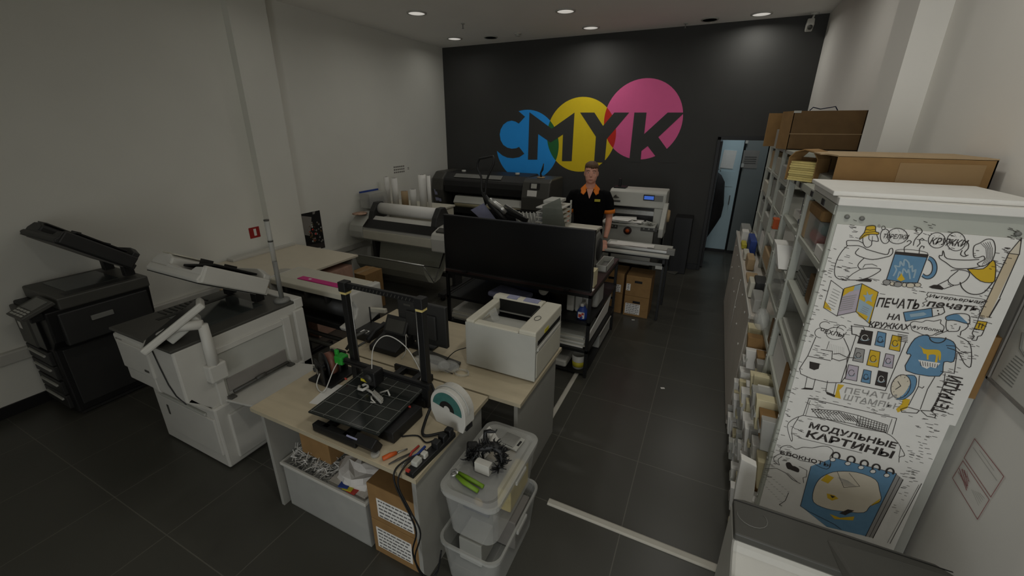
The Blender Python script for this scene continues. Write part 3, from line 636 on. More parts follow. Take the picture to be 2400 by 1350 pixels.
# ---------------- desks
def desk(label, xa, xb, ya, yb, panel_y):
    t = thing('desk', label, 'desk', ((xa+xb)/2, (ya+yb)/2, 0))
    part(t, 'desk_top', G().m(0).box(xa, xb, ya, yb, .725, .75), 'oak', .002)
    part(t, 'edge_band', G().box(xa-.0015, xb+.0015, ya-.0015, ya+.001, .725, .749).box(xb-.001, xb+.0015, ya, yb, .725, .749).box(xa-.0015, xa+.001, ya, yb, .725, .749), 'edge', label='pale edging strip')
    for x in (xa+.03, xb-.055): part(t, 'side_panel', G().box(x, x+.025, ya+.03, yb-.03, 0, .725), 'panel', .002)
    part(t, 'modesty_panel', G().box(xa+.055, xb-.055, panel_y, panel_y+.018, .3, .725), 'panel', .002)
    return t
desk('pale wood topped desk nearest the camera, carrying the open frame printer', -1.41, -.235, -1.99, -1.30, -1.36)
desk('pale wood topped desk carrying the boxy grey printer, behind the nearest desk', -1.56, -.03, -1.285, -.55, -.62)
# ---------------- boxy laser printer
t = thing('laser_printer', 'boxy light grey laser printer with a dark top slot on the rear desk', 'printer', (-.28, -.82, .75))
x0, x1, ya, yb, z0, z1 = -.525, -.035, -1.06, -.58, .765, 1.105
part(t, 'body', G().box(x0, x1, ya, yb, z0, .975).box(x0+.001, x0+.055, ya+.001, yb-.001, .976, 1.03).box(-.155, x1-.001, ya+.0015, yb-.0015, .976, 1.03).box(x0+.056, -.156, ya+.001, ya+.05, .976, 1.03).box(x0+.056, -.156, yb-.10, yb-.001, .976, 1.03), 'lgrey', .002)
g = G().box(x0, x0+.06, ya+.001, yb, 1.03, z1-.01).box(-.15, x1, ya+.001, yb, 1.03, z1).prism([(yb-.105, 1.06), (yb-.105, z1+.006), (yb-.06, z1+.014), (yb, z1+.002), (yb, 1.03)], 'x', x0, -.15).box(x0+.06, -.15, ya, ya+.06, 1.03, 1.085)
part(t, 'top_cover', g, 'cream', .008)
part(t, 'front_panel', G().box(x0-.002, x1+.002, ya-.004, ya+.0005, z0, 1.078), 'lgrey', .002)
part(t, 'output_tray', G().hexa([(x0+.055, ya+.05, .976), (-.155, ya+.05, .976), (-.155, yb-.1, .976), (x0+.055, yb-.1, .976)], [(x0+.055, ya+.05, 1.078), (-.155, ya+.05, 1.078), (-.155, yb-.14, .99), (x0+.055, yb-.14, .985)]), 'lgrey')
part(t, 'output_slot', G().box(x0+.057, -.157, yb-.108, yb-.100, .98, 1.107).box(x0+.057, -.157, yb-.14, yb-.1, .98, .992).box(-.160, -.1555, yb-.26, yb-.1, .99, 1.1), 'satin')
part(t, 'slot_bar', G().box(x0+.06, -.165, yb-.118, yb-.108, 1.012, 1.020), 'chrome')
part(t, 'side_slot', G().box(x1-.001, x1+.002, ya+.04, yb-.03, 1.0, 1.03), 'satin')
part(t, 'side_rail', G().box(x1, x1+.008, ya+.03, yb-.04, .965, .985), 'white', .002)
part(t, 'side_panel', G().box(x1, x1+.004, ya+.02, yb-.02, .78, .95), 'cream', .002)
part(t, 'yellow_sticker', G().box(x1+.0, x1+.0025, ya+.15, ya+.22, 1.035, 1.06), 'yellp', label='small yellow sticker')
part(t, 'blue_label', G().box(-.42, -.34, yb-.09, yb-.03, z1+.009, z1+.015).box(-.29, -.18, yb-.09, yb-.03, z1+.009, z1+.015), 'paperb', label='two bluish labels')
part(t, 'foot_base', G().box(x0+.02, x1-.02, ya+.02, yb-.02, .75, .766), 'grey')
solo('card_stand', 'small clear folded card standing in the grey printer tray', 'card stand', G().prism([(-.47, 1.05), (-.40, 1.135), (-.395, 1.135), (-.36, 1.05), (-.365, 1.05), (-.398, 1.125), (-.465, 1.05)], 'y', -.97, -.89), 'clear')
solo('wire_ring', 'bent black wire loop lying on top of the grey printer', 'wire', G().tube([(-.10+.02*math.cos(a/8*6.28), -.87+.035*math.sin(a/8*6.28), 1.109) for a in range(9)], .0016, 5), 'black')
# ---------------- monitor seen from behind
t = thing('monitor', 'black flat monitor seen from behind on the rear desk', 'monitor', (-.93, -.98, .75))
part(t, 'screen_case', G().box(-1.14, -.725, -1.0, -.965, .79, 1.105), 'char', .006)
part(t, 'back_bulge', G().box(-1.06, -.80, -1.02, -1.0, .84, 1.03), 'char', .008)
part(t, 'badge', G().box(-1.08, -1.02, -1.003, -1.0, 1.06, 1.075), 'dgrey')
part(t, 'stand', G().box(-1.03, -.84, -1.05, -.92, .751, .765).box(-.96, -.90, -.99, -.97, .765, .84), 'black', .003)
# keyboard like dark slab going right from the monitor
solo('keyboard', 'dark slim keyboard on the rear desk between the monitor and grey printer', 'keyboard', G().obox((-.75, -1.10, .762), (.36, .1, .02), rz=-.12), 'dgrey', .004)
# telephone / payment device stack
t = thing('desk_phone', 'black desk telephone with a tilted screen on the rear desk', 'telephone', (-1.15, -1.08, .75))
part(t, 'base', G().prism([(-1.2, .751), (-1.2, .79), (-.98, .85), (-.98, .751)], 'x', -1.26, -1.02), 'black', .006)
part(t, 'screen_case', G().obox((-1.14, -1.03, .9), (.2, .02, .13), rx=-.5), 'char', .006)
part(t, 'screen', G().obox((-1.14, -1.042, .9), (.16, .004, .09), rx=-.5), 'dgrey')
part(t, 'handset', G().tube([(-1.30, -1.17, .80), (-1.31, -1.08, .835), (-1.30, -.98, .85)], [.024, .017, .024], 10), 'black')
t = thing('router', 'black box with a white label left of the desk telephone', 'box', (-1.42, -1.03, .75))
part(t, 'case', G().box(-1.50, -1.34, -1.12, -.92, .75, .81), 'black', .006)
part(t, 'label', G().box(-1.44, -1.38, -1.1, -1.06, .81, .811), 'paper')
part(t, 'antenna', G().cyl((-1.48, -.94, .8), (-1.50, -.92, .93), .006), 'black')
solo('paper_note', 'white scrap of paper behind the desk telephone', 'paper', G().obox((-1.12, -.88, .86), (.12, .08, .003), rx=.5).obox((-1.12, -.86, .80), (.05, .04, .1)), 'paper')
solo('plastic_bag', 'crumpled clear plastic bag on the rear desk behind the open frame printer', 'bag', G().ell((-.72, -1.19, .79), (.14, .07, .04), 12).ell((-.6, -1.17, .782), (.08, .06, .03), 10), 'clear')
def cable(name, lab, pts, r, m):
    # smooth through points
    P = [Vector(p) for p in pts]; out = []
    for i in range(len(P)-1):
        a = P[max(0, i-1)]; b = P[i]; c = P[i+1]; d = P[min(len(P)-1, i+2)]
        for k in range(6):
            u = k/6; out.append(.5*((2*b)+(c-a)*u+(2*a-5*b+4*c-d)*u*u+(3*b-3*c+d-a)*u**3))
    out.append(P[-1])
    return solo(name, lab, 'cable', G().tube(out, r, 6), m)
cable('cable', 'thin white cable looping down beside the telephone', [(-1.0, -1.08, .86), (-.98, -1.12, .9), (-.96, -1.16, .8), (-.97, -1.2, .756)], .003, 'wcable')
cable('cable', 'tangled black cable beside the grey printer', [(-.55, -1.0, .85), (-.62, -1.06, .83), (-.66, -1.12, .77), (-.6, -1.16, .758), (-.56, -1.1, .757), (-.64, -1.08, .764), (-.68, -1.16, .757), (-.55, -1.2, .757)], .003, 'rubber')
cable('cable', 'thin pale cable coiled flat on the rear desk in front of the grey printer', [(-.50+.05*math.cos(a*.6), -1.17+.035*math.sin(a*.6), .754+.0008*a) for a in range(24)], .002, 'wcable')
# ---------------- open frame 3D printer
t = thing('frame_printer', 'black open frame 3D printer with a tall gantry and gridded bed on the nearest desk', '3D printer', (-.76, -1.65, .75))
XA, XB, GY = -1.04, -.50, -1.53
part(t, 'base_frame', G().box(XA, XB, GY-.03, GY+.03, .755, .80).box(-.86, -.82, -1.96, -1.32, .765, .80).box(-.72, -.68, -1.96, -1.32, .765, .80).box(-.92, -.62, -1.97, -1.93, .755, .80).box(-.92, -.62, -1.33, -1.31, .755, .8), 'bmetal', .004)
for x in (XA, XB):
    u = part(t, 'upright', G().box(x-.02, x+.02, GY-.02, GY+.02, .75, 1.41), 'bmetal', .003)
    part(u, 'corner_bracket', G().box(x-.027, x+.027, GY-.027, GY+.027, 1.37, 1.43), 'black', .004)
    part(u, 'yellow_band', G().box(x-.022, x+.022, GY-.022, GY+.022, 1.355, 1.368), 'papery', label='dull yellow band')
    part(u, 'lead_screw', G().cyl((x+(.035 if x == XA else -.035), GY, .8), (x+(.035 if x == XA else -.035), GY, 1.36), .004, 8), 'metal')
    part(u, 'motor', G().box(x-.03, x+.03, GY+.02, GY+.075, .755, .82), 'char', .004)
part(t, 'top_beam', G().box(XA-.02, XB+.02, GY-.012, GY+.012, 1.395, 1.425), 'bmetal', .003)
g = G()
for k in range(18): g.obox((XA+.08+k*.025, GY-.013, 1.41), (.004, .003, .018), ry=.5)
part(t, 'beam_ribs', g, 'dgrey')
part(t, 'cross_rail', G().box(XA-.09, XB+.05, GY-.045, GY-.022, .895, .93), 'bmetal', .003)
part(t, 'belt', G().box(XA-.06, XB+.03, GY-.05, GY-.046, .909, .915), 'rubber')
part(t, 'green_clip', G().box(XA-.115, XA-.05, GY-.06, GY-.0, .885, .94).box(XA-.13, XA-.1, GY-.04, GY-.02, .90, .97), 'pgreen', .008, 'bright green extruder clip')
ph = part(t, 'print_head', G().box(-.86, -.77, GY-.12, GY-.045, .865, .96), 'black', .008)
part(ph, 'nozzle', G().cyl((-.815, GY-.09, .865), (-.815, GY-.09, .847), .008, 10, .002), 'metal')
part(ph, 'yellow_tag', G().box(-.875, -.83, GY-.124, GY-.12, .885, .90), 'yellp', label='yellow tag')
part(ph, 'fan', G().cyl((-.815, GY-.12, .915), (-.815, GY-.128, .915), .028, 18), 'char')
bd = part(t, 'print_bed', G().box(-.985, -.525, -1.93, -1.47, .832, .842).rot((-.75, -1.7, .84), .06), 'grid', .002, 'dark glass bed with pale grid lines')
g = G()
for k in range(6):
    u = -.97+k*.086; g.box(u-.0012, u+.0012, -1.925, -1.475, .842, .8425)
    u = -1.915+k*.086; g.box(-.98, -.53, u-.0012, u+.0012, .842, .8425)
part(bd, 'grid_lines', g.rot((-.75, -1.7, .84), .06), 'line')
part(bd, 'bed_carriage', G().box(-.88, -.64, -1.85, -1.55, .80, .832), 'char', .003)
part(t, 'control_box', G().obox((-.565, -1.94, .79), (.13, .05, .07), rx=.5), 'black', .006)
part(t, 'control_screen', G().obox((-.64, -1.955, .80), (.07, .008, .04), rx=.6), 'paperb', label='small bluish display')
part(t, 'electronics_box', G().box(-.58, -.47, -1.86, -1.62, .755, .82), 'black', .006)
part(t, 'indicator', G().box(-.535, -.52, -1.66, -1.655, .82, .83).box(-1.0, -.985, -1.66, -1.655, .86, .87), 'redp')
cable('filament_tube', 'white plastic tube arching from the print head over the open frame printer', [(-.815, GY-.09, .95), (-.82, GY-.05, 1.08), (-.78, GY+.02, 1.13), (-.68, GY+.06, 1.06), (-.58, GY+.05, .93), (-.55, GY+.0, .90)], .003, 'wcable')
cable('filament_tube', 'white plastic tube hanging in a loop in front of the brown filament reel', [(-1.21, -1.66, .84), (-1.215, -1.69, .78), (-1.17, -1.71, .757), (-1.13, -1.70, .775), (-1.13, -1.62, .87), (-1.13, GY-.03, .915)], .0035, 'wcable')
cable('cable', 'thick black cable bundle running along the right of the open frame printer', [(-.5, -1.5, .9), (-.43, -1.56, .86), (-.42, -1.66, .78), (-.37, -1.75, .765), (-.29, -1.70, .77), (-.25, -1.66, .775)], .008, 'rubber')
cable('cable', 'black cable lying on the nearest desk behind the power strip', [(-.47, -1.8, .757), (-.40, -1.76, .757), (-.33, -1.78, .757), (-.29, -1.74, .765)], .004, 'rubber')
# printed skeleton on the bed
t = thing('printed_skeleton', 'white skeletal printed model lying on the gridded glass bed', 'printed model', (-.78, -1.68, .843))
part(t, 'skull', G().tube([(-.86, -1.66, .86), (-.84, -1.64, .866), (-.82, -1.66, .86), (-.83, -1.69, .858), (-.86, -1.69, .856), (-.875, -1.67, .857)], .009, 6), 'white')
part(t, 'spine', G().tube([(-.82, -1.67, .855), (-.77, -1.68, .853), (-.73, -1.69, .853), (-.66, -1.72, .85)], [.008, .006, .012, .004], 8), 'white')
g = G()
for k in range(9): g.obox((-.75+k*.011, -1.688-k*.004, .862), (.003, .03, .022), rz=.3)
part(t, 'ribs', g, 'white')
part(t, 'limb', G().tube([(-.73, -1.66, .852), (-.69, -1.64, .868), (-.66, -1.66, .855)], .005, 6).tube([(-.75, -1.71, .852), (-.72, -1.735, .86), (-.69, -1.74, .852), (-.72, -1.745, .85)], .005, 6), 'white')
# filament spools
def spool(label, c, R, Wd, ang, flange, fil, box=False):
    t = thing('filament_spool', label, 'filament spool', (c[0], c[1], .75))
    def Y(g): return g.rot(c, ang)
    part(t, 'filament', Y(G().lathe(c, [(R*.45, -Wd*.36), (R*.86, -Wd*.36), (R*.86, Wd*.36), (R*.45, Wd*.36)], 36, 'y')), fil)
    for s in (-1, 1):
        part(t, 'flange', Y(G().lathe(c, [(R*.28, s*Wd*.38), (R, s*Wd*.38), (R, s*Wd*.5), (R*.28, s*Wd*.5)], 36, 'y')), flange)
    return t, Y
c = (-.295, -1.60, .865)
R = .118
t = thing('filament_spool', 'round white filament box with a window onto teal filament, right end of the nearest desk', 'filament spool', (c[0], c[1], .75))
Yr = lambda g: g.rot(c, -.12)
hp = [(-R, -.114), (R, -.114)]+[(R*math.cos(a/16*math.pi), R*math.sin(a/16*math.pi)) for a in range(17)][1:]
hp = [(c[0]+u, c[2]+w) for u, w in [(-.085, -.114), (.10, -.114), (R, -.06)]+[(R*math.cos(a/18*math.pi), R*math.sin(a/18*math.pi)) for a in range(19)]+[(-R, -.05)]]
part(t, 'case', Yr(G().prism(hp, 'y', c[1]-.03, c[1]+.05)), 'white', .004)
part(t, 'filament', Yr(G().prism([(c[0]+.098*math.cos(a/20*math.pi-.12), c[2]+.098*math.sin(a/20*math.pi-.12)) for a in range(21)]+[(c[0]+.05*math.cos(a/20*math.pi-.12), c[2]+.05*math.sin(a/20*math.pi-.12)) for a in range(20, -1, -1)], 'y', c[1]-.033, c[1]-.0305)), 'teal')
part(t, 'hub_opening', Yr(G().prism([(c[0]+.05*math.cos(a/20*math.pi-.12), c[2]+.05*math.sin(a/20*math.pi-.12)) for a in range(21)]+[(c[0]+.022*math.cos(a/20*math.pi-.12), c[2]+.022*math.sin(a/20*math.pi-.12)) for a in range(20, -1, -1)], 'y', c[1]-.034, c[1]-.0305)), 'black')
part(t, 'clear_rim', Yr(G().tube([(c[0]+(R+.005)*math.cos(a/20*math.pi), c[1]-.0, c[2]+(R+.005)*math.sin(a/20*math.pi)) for a in range(21)], .004, 6)), 'frost')
part(t, 'side_label', Yr(G().box(c[0]+R-.012, c[0]+R+.0015, c[1]-.02, c[1]+.03, .77, .80)), 'black')
t, _ = spool('brown filament reel in a black cradle on the left of the nearest desk', (-1.235, -1.56, .85), .085, .075, -.35, 'black', 'copper')
part(t, 'cradle', G().box(-1.33, -1.13, -1.66, -1.44, .751, .768).obox((-1.235, -1.64, .83), (.13, .012, .14), rz=-.35).box(-1.27, -1.19, -1.48, -1.46, .768, .9), 'black', .004)
part(t, 'chrome_clip', G().obox((-1.25, -1.655, .85), (.07, .006, .035), rz=-.35), 'metal', .002)
part(t, 'spindle', G().cyl((-1.26, -1.66, .85), (-1.2, -1.46, .85), .014, 14), 'char')
part(t, 'feed_arm', G().tube([(-1.2, -1.45, .9), (-1.18, -1.38, .97), (-1.12, -1.33, 1.0)], .01, 8).tube([(-1.22, -1.42, .86), (-1.12, -1.36, .93)], .008, 8), 'dgrey')
solo('paper_sheet', 'white paper sheet under the left edge of the printer bed', 'paper', G().obox((-1.08, -1.7, .752), (.16, .2, .002), rz=.2), 'paper')
# tools near the front right corner
t = thing('screwdriver', 'orange handled scraper lying at the front edge of the nearest desk', 'tool', (-.43, -1.93, .75))
part(t, 'handle', G().tube([(-.45, -1.965, .762), (-.43, -1.93, .764), (-.415, -1.905, .762)], [.011, .012, .009], 10), 'orng', label='orange handle')
part(t, 'blade', G().tube([(-.415, -1.905, .762), (-.385, -1.86, .76)], .004, 6), 'metal')
t = thing('tweezers', 'slim steel tweezers beside the orange handled scraper', 'tool', (-.4, -1.93, .75))
part(t, 'prong', G().tube([(-.405, -1.975, .756), (-.385, -1.93, .76), (-.355, -1.87, .757)], .0028, 6), 'dgrey'); part(t, 'prong', G().tube([(-.405, -1.975, .756), (-.375, -1.935, .76), (-.352, -1.87, .757)], .0028, 6), 'dgrey')
t = thing('pliers', 'small pliers with red and blue handles beside the power strip', 'pliers', (-.33, -1.9, .75))
part(t, 'handle', G().tube([(-.34, -1.9, .76), (-.35, -1.87, .763), (-.345, -1.82, .762)], .006, 8), 'redp', label='red handle')
part(t, 'handle', G().tube([(-.33, -1.9, .76), (-.315, -1.87, .763), (-.315, -1.81, .762)], .007, 8), 'bluep', label='blue handle')
part(t, 'jaw', G().tube([(-.335, -1.9, .76), (-.34, -1.94, .76), (-.335, -1.965, .759)], [.008, .006, .003], 8), 'metal')
solo('paper_scrap', 'small printed paper scrap on the nearest desk between the tools and the power strip', 'paper', G().obox((-.315, -1.955, .7515), (.03, .02, .001), rz=.3), 'cardl')
solo('tape_roll', 'small clear tape roll at the front edge of the nearest desk', 'tape roll', G().lathe((-.505, -1.955, .751), [(.012, 0), (.022, 0), (.022, .016), (.012, .016)], 20), 'clear')
t = thing('power_strip', 'black power strip with plugs along the right edge of the nearest desk', 'power strip', (-.26, -1.82, .75))
part(t, 'body', G().obox((-.258, -1.83, .765), (.05, .32, .03), rz=-.08), 'black', .005)
part(t, 'plug', G().obox((-.272, -1.93, .79), (.036, .045, .03)), 'lgrey', .006); part(t, 'plug', G().obox((-.265, -1.88, .79), (.03, .03, .03)), 'white', .006)
for k in range(3): part(t, 'plug', G().obox((-.252+.004*k, -1.8+k*.05, .795), (.04, .035, .04)), 'black', .006)
part(t, 'switch', G().obox((-.28, -1.985, .782), (.02, .012, .01)), 'redp')
cable('cable', 'black cables hanging over the right front corner of the nearest desk down to the floor', [(-.28, -1.90, .80), (-.33, -1.94, .78), (-.345, -2.0, .765), (-.33, -2.02, .70), (-.26, -2.02, .55), (-.235, -2.02, .45), (-.27, -2.02, .3), (-.22, -2.02, .18), (-.17, -1.98, .16), (-.15, -1.95, .3)], .0045, 'rubber')
cable('cable', 'second black cable looping beside the front leg of the nearest desk', [(-.27, -1.86, .80), (-.31, -1.97, .78), (-.31, -2.025, .72), (-.25, -2.03, .60), (-.20, -2.03, .48), (-.25, -2.03, .28), (-.2, -2.02, .15), (-.16, -1.97, .2)], .004, 'rubber')
# ---------------- under the desk
def crumple(g, a):
    r_ = random.Random(8)
    g.v = [v+Vector((r_.uniform(-a, a), r_.uniform(-a, a), r_.uniform(-a, a))) for v in g.v]; g.sm = [False]*len(g.sm); return g
t = thing('storage_bin', 'translucent white bin of shredded paper under the nearest desk', 'bin', (-1.03, -1.72, 0))
x0, x1, ya, yb, zt = -1.33, -.66, -1.93, -1.48, .34
part(t, 'bin_wall', G().box(x0, x1, ya, ya+.008, .01, zt).box(x0, x1, yb-.008, yb, .01, zt).box(x0, x0+.008, ya, yb, .01, zt).box(x1-.008, x1, ya, yb, .01, zt).box(x0, x1, ya, yb, 0, .012), 'frost', .003)
part(t, 'bin_rim', G().box(x0-.01, x1+.01, ya-.01, ya+.004, zt-.02, zt).box(x0-.01, x1+.01, yb-.004, yb+.01, zt-.02, zt).box(x0-.01, x0+.004, ya, yb, zt-.02, zt).box(x1-.004, x1+.01, ya, yb, zt-.02, zt), 'white', .003)
g = G(); rnd = random.Random(5)
for i in range(1500):
    x = rnd.uniform(x0+.03, -.98+rnd.uniform(0, .1)); y = rnd.uniform(ya+.03, yb-.03); zz = .1+.32*rnd.random()
    g.obox((x, y, zz), (rnd.uniform(.03, .07), .004, .0015), rz=rnd.uniform(0, 3.1), rx=rnd.uniform(-.8, .8), ry=rnd.uniform(-.6, .6))
o = solo('shredded_paper', 'heap of shredded white paper strips filling the left of the bin under the nearest desk', 'shredded paper', g, 'paper'); o['kind'] = 'stuff'
g = G()
for k in range(14):
    g.obox((-.82, -1.715, .1+k*.018), (.28+rnd.uniform(-.02, .02), .38, .012), rz=rnd.uniform(-.05, .05), rx=rnd.uniform(-.03, .03), ry=rnd.uniform(-.04, .04))
solo('paper_stack', 'pile of crumpled waste prints in the right half of the bin under the nearest desk', 'paper pile', g, mat('waste_prints', (206, 200, 190), .8, var=.18, scale=16))
solo('paper_bag', 'bulging crumpled white bag on the waste prints under the nearest desk', 'bag', crumple(G().ell((-.82, -1.72, .36), (.16, .19, .085), 14), .014), mat('crumpled_white_bag', (206, 202, 196), .6, var=.1, scale=9, bump=1.0))
rf = thing('leaflet', 'red, yellow and blue edged leaflets poking out at the front of the waste print pile', 'leaflet', (-.8, -1.94, .2))
for k, (mm, dz) in enumerate((('redp', .0), ('yellp', .022), ('bluep', .045))): part(rf, 'leaflet_edge', G().obox((-.78-.03*k, -1.90, .34+dz*.3), (.06, .04, .005), rz=.1*k), mm)
def carton(label, x0, x1, y0, y1, z0, z1, mm='card', hole=False, lab=None, name='cardboard_box', rz=0):
    c = ((x0+x1)/2, (y0+y1)/2, z0)
    t = thing(name, label, 'box', c)
    part(t, 'carton', G().box(x0, x1, y0, y1, z0, z1).rot(c, rz), mm, .004)
    part(t, 'lid_seam', G().box(x0-.001, x1+.001, (y0+y1)/2-.002, (y0+y1)/2+.002, z1-.001, z1+.0012).rot(c, rz), 'cardd')
    if hole: part(t, 'hand_hole', G().box(c[0]-.045, c[0]+.045, y0-.002, y0+.001, z1-.09, z1-.06).rot(c, rz), 'satin')
    if lab:
        part(t, 'label_sheet', G().box(lab[0], lab[1], y0-.002, y0, lab[2], lab[3]).rot(c, rz), 'paper')
        g = G()
        n = max(2, int((lab[3]-lab[2])/.022)); r2 = random.Random(int(lab[0]*1000))
        for k in range(n):
            zz = lab[3]-(k+.7)*(lab[3]-lab[2])/n; xx = lab[0]+.012
            while xx < lab[1]-.02:
                w = min(r2.uniform(.01, .035), lab[1]-.01-xx); g.box(xx, xx+w, y0-.003, y0-.002, zz, zz+.0085); xx += w+.006
        part(t, 'printed_lines', g.rot(c, rz), 'plines')
    return t
carton('brown labelled carton at the bottom, behind the right leg of the nearest desk', -.63, -.305, -1.93, -1.6, 0, .25, lab=(-.60, -.36, .05, .2))
carton('brown labelled carton on top of another, behind the right leg of the nearest desk', -.63, -.305, -1.93, -1.6, .252, .5, lab=(-.57, -.33, .29, .42))
carton('brown carton on top of the shredded paper bin, under the nearest desk top', -1.22, -.98, -1.86, -1.6, .40, .56)
# ---------------- stacked clear bins right of the desk
def clear_bin(label, x0, x1, ya, yb, z0, z1, lid):
    t = thing('storage_bin', label, 'storage bin', ((x0+x1)/2, (ya+yb)/2, z0))
    def loop(i, z, r=.06):
        out = []
        for cx, cy, a0 in ((x1-i-r, yb-i-r, 0), (x0+i+r, yb-i-r, 90), (x0+i+r, ya+i+r, 180), (x1-i-r, ya+i+r, 270)):
            for k in range(6): a = math.radians(a0+k*18); out.append(Vector((cx+r*math.cos(a), cy+r*math.sin(a), z)))
        return out
    g = G(); g.smooth = True; g.ring([loop(.03, z0+.004), loop(.008, z1-.03), loop(.008, z1-.02)], caps=False); g.add(loop(.03, z0+.004), [list(range(24))]); part(t, 'tub', g, 'clear')
    g = G(); g.ring([loop(0, z1-.03), loop(0, z1-.012), loop(.012, z1-.012), loop(.012, z1-.03)], caps=False); part(t, 'rim', g, 'frost')
    if lid:
        g = G(); g.ring([loop(-.004, z1-.014), loop(-.004, z1+.006), loop(.02, z1+.01), loop(.035, z1+.002)], caps=False); g.add(loop(.035, z1+.002), [list(range(24))]); part(t, 'lid', g, 'frost')
    for s in (x0, x1): part(t, 'side_handle', G().box(s-.012 if s == x0 else s-.002, s+.002 if s == x0 else s+.012, (ya+yb)/2-.06, (ya+yb)/2+.06, z1-.04, z1-.015), 'frost', .004)
    return t
clear_bin('lower clear plastic storage bin beside the nearest desk', -.222, .13, -1.9, -1.33, 0, .29, False)
clear_bin('upper clear plastic storage bin with a lid, stacked beside the nearest desk', -.222, .105, -1.86, -1.30, .292, .58, True)
rnd = random.Random(9)
for k, (x, y, z, s, mm, lab) in enumerate(((-.1, -1.6, .31, (.16, .2, .16), 'navy', 'dark blue printed box inside the upper clear bin'), (-.1, -1.4, .31, (.14, .12, .2), 'cardl', 'tan box inside the upper clear bin at the back'), (.03, -1.5, .31, (.08, .24, .14), 'papery', 'pale yellow packet inside the upper clear bin on the right'),
                                 (-.1, -1.7, .02, (.14, .14, .16), 'lgrey', 'grey package inside the lower clear bin at the front'), (.02, -1.5, .02, (.14, .2, .2), 'inkg', 'dull grey packet inside the lower clear bin at the back'))):
    g = G().box(x-s[0]/2, x+s[0]/2, y-s[1]/2, y+s[1]/2, z, z+s[2])
    if k == 0:
        t = thing('small_box', lab, 'box', (x, y, z)); part(t, 'carton', g, mm, .004)
        part(t, 'round_print', G().lathe((x+.02, y-s[1]/2-.002, z+.09), [(.0001, 0), (.028, 0), (.028, .002), (.0001, .002)], 20, 'y'), 'cardl')
    else: solo('small_box', lab, 'box', g, mm, .006)
# things on the lid
ZL = .588
t = thing('kitchen_scale', 'small flat silver scale on the clear bin lid', 'scale', (-.03, -1.42, ZL))
part(t, 'base', G().obox((-.02, -1.42, ZL+.008), (.12, .1, .014), rz=-.1), 'lgrey', .004); part(t, 'plate', G().obox((-.03, -1.42, ZL+.017), (.09, .09, .004), rz=-.1), 'metal', .002)
part(t, 'display', G().obox((.03, -1.425, ZL+.016), (.012, .04, .003), rz=-.1), 'black')
solo('crumpled_paper', 'crumpled white paper leaning on the clear bin lid behind the black dragon', 'paper', G().hexa([(-.2, -1.54, ZL), (-.1, -1.6, ZL), (-.08, -1.44, ZL), (-.17, -1.4, ZL)], [(-.13, -1.5, ZL+.12), (-.1, -1.52, ZL+.09), (-.11, -1.46, ZL+.07), (-.14, -1.46, ZL+.1)]), 'paper')
solo('black_block', 'small black faceted block at the left of the clear bin lid', 'block', G().obox((-.17, -1.60, ZL+.04), (.06, .06, .07), rz=.5, rx=.15), 'black', .01)
solo('white_pedestal', 'small white block in front of the black dragon on the clear bin lid', 'block', G().box(-.105, -.02, -1.69, -1.65, ZL, ZL+.06), 'white', .002)
t = thing('dragon_figure', 'spiky black printed dragon standing on the clear bin lid', 'figurine', (-.06, -1.6, ZL))
bodyp = [(-.16, -1.66, ZL+.02), (-.145, -1.64, ZL+.055), (-.12, -1.62, ZL+.085), (-.08, -1.60, ZL+.095), (-.04, -1.585, ZL+.10), (0, -1.59, ZL+.085), (.02, -1.62, ZL+.05), (.01, -1.65, ZL+.03)]
g = G().tube(bodyp, [.006, .012, .018, .026, .026, .02, .012, .006], 10)
part(t, 'body', g, 'black')
g = G(); r2 = random.Random(4)
for i in range(150):
    k = r2.random()*(len(bodyp)-1.01); a = Vector(bodyp[int(k)]).lerp(Vector(bodyp[int(k)+1]), k % 1); d = Vector((r2.uniform(-1, 1), r2.uniform(-1, 1), r2.uniform(-.3, 1))).normalized()
    g.tube([a, a+d*r2.uniform(.022, .042), a+d*.045+Vector((r2.uniform(-.01, .01), 0, .006))], [.006, .004, .001], 5)
part(t, 'spikes', g, 'black')
part(t, 'neck', G().tube([(-.08, -1.6, ZL+.1), (-.1, -1.58, ZL+.13), (-.11, -1.56, ZL+.15), (-.08, -1.56, ZL+.165), (-.055, -1.55, ZL+.16), (-.045, -1.55, ZL+.18)], [.018, .012, .012, .012, .005, .003], 8), 'black')
for dx, dy in ((-.12, -1.65), (-.09, -1.6), (0, -1.56), (.02, -1.6)):
    part(t, 'leg', G().tube([(dx+.01, dy+.01, ZL+.08), (dx-.012, dy-.01, ZL+.045), (dx, dy-.015, ZL+.003)], [.012, .008, .005], 6), 'black')
t = thing('cutter_pliers', 'lime green handled pliers at the front of the clear bin lid', 'pliers', (-.13, -1.76, ZL))
part(t, 'handle', G().tube([(-.165, -1.745, ZL+.012), (-.11, -1.755, ZL+.014), (-.01, -1.765, ZL+.012)], [.009, .012, .01], 10), 'green2', label='lime green handle')
part(t, 'handle', G().tube([(-.165, -1.765, ZL+.012), (-.11, -1.785, ZL+.014), (-.02, -1.80, ZL+.012)], [.009, .012, .01], 10), 'green2', label='lime green handle')
part(t, 'jaw', G().tube([(-.165, -1.75, ZL+.012), (-.19, -1.735, ZL+.012), (-.205, -1.75, ZL+.01)], .007, 8).tube([(-.165, -1.76, ZL+.012), (-.185, -1.775, ZL+.012), (-.195, -1.768, ZL+.01)], .006, 8), 'chrome')
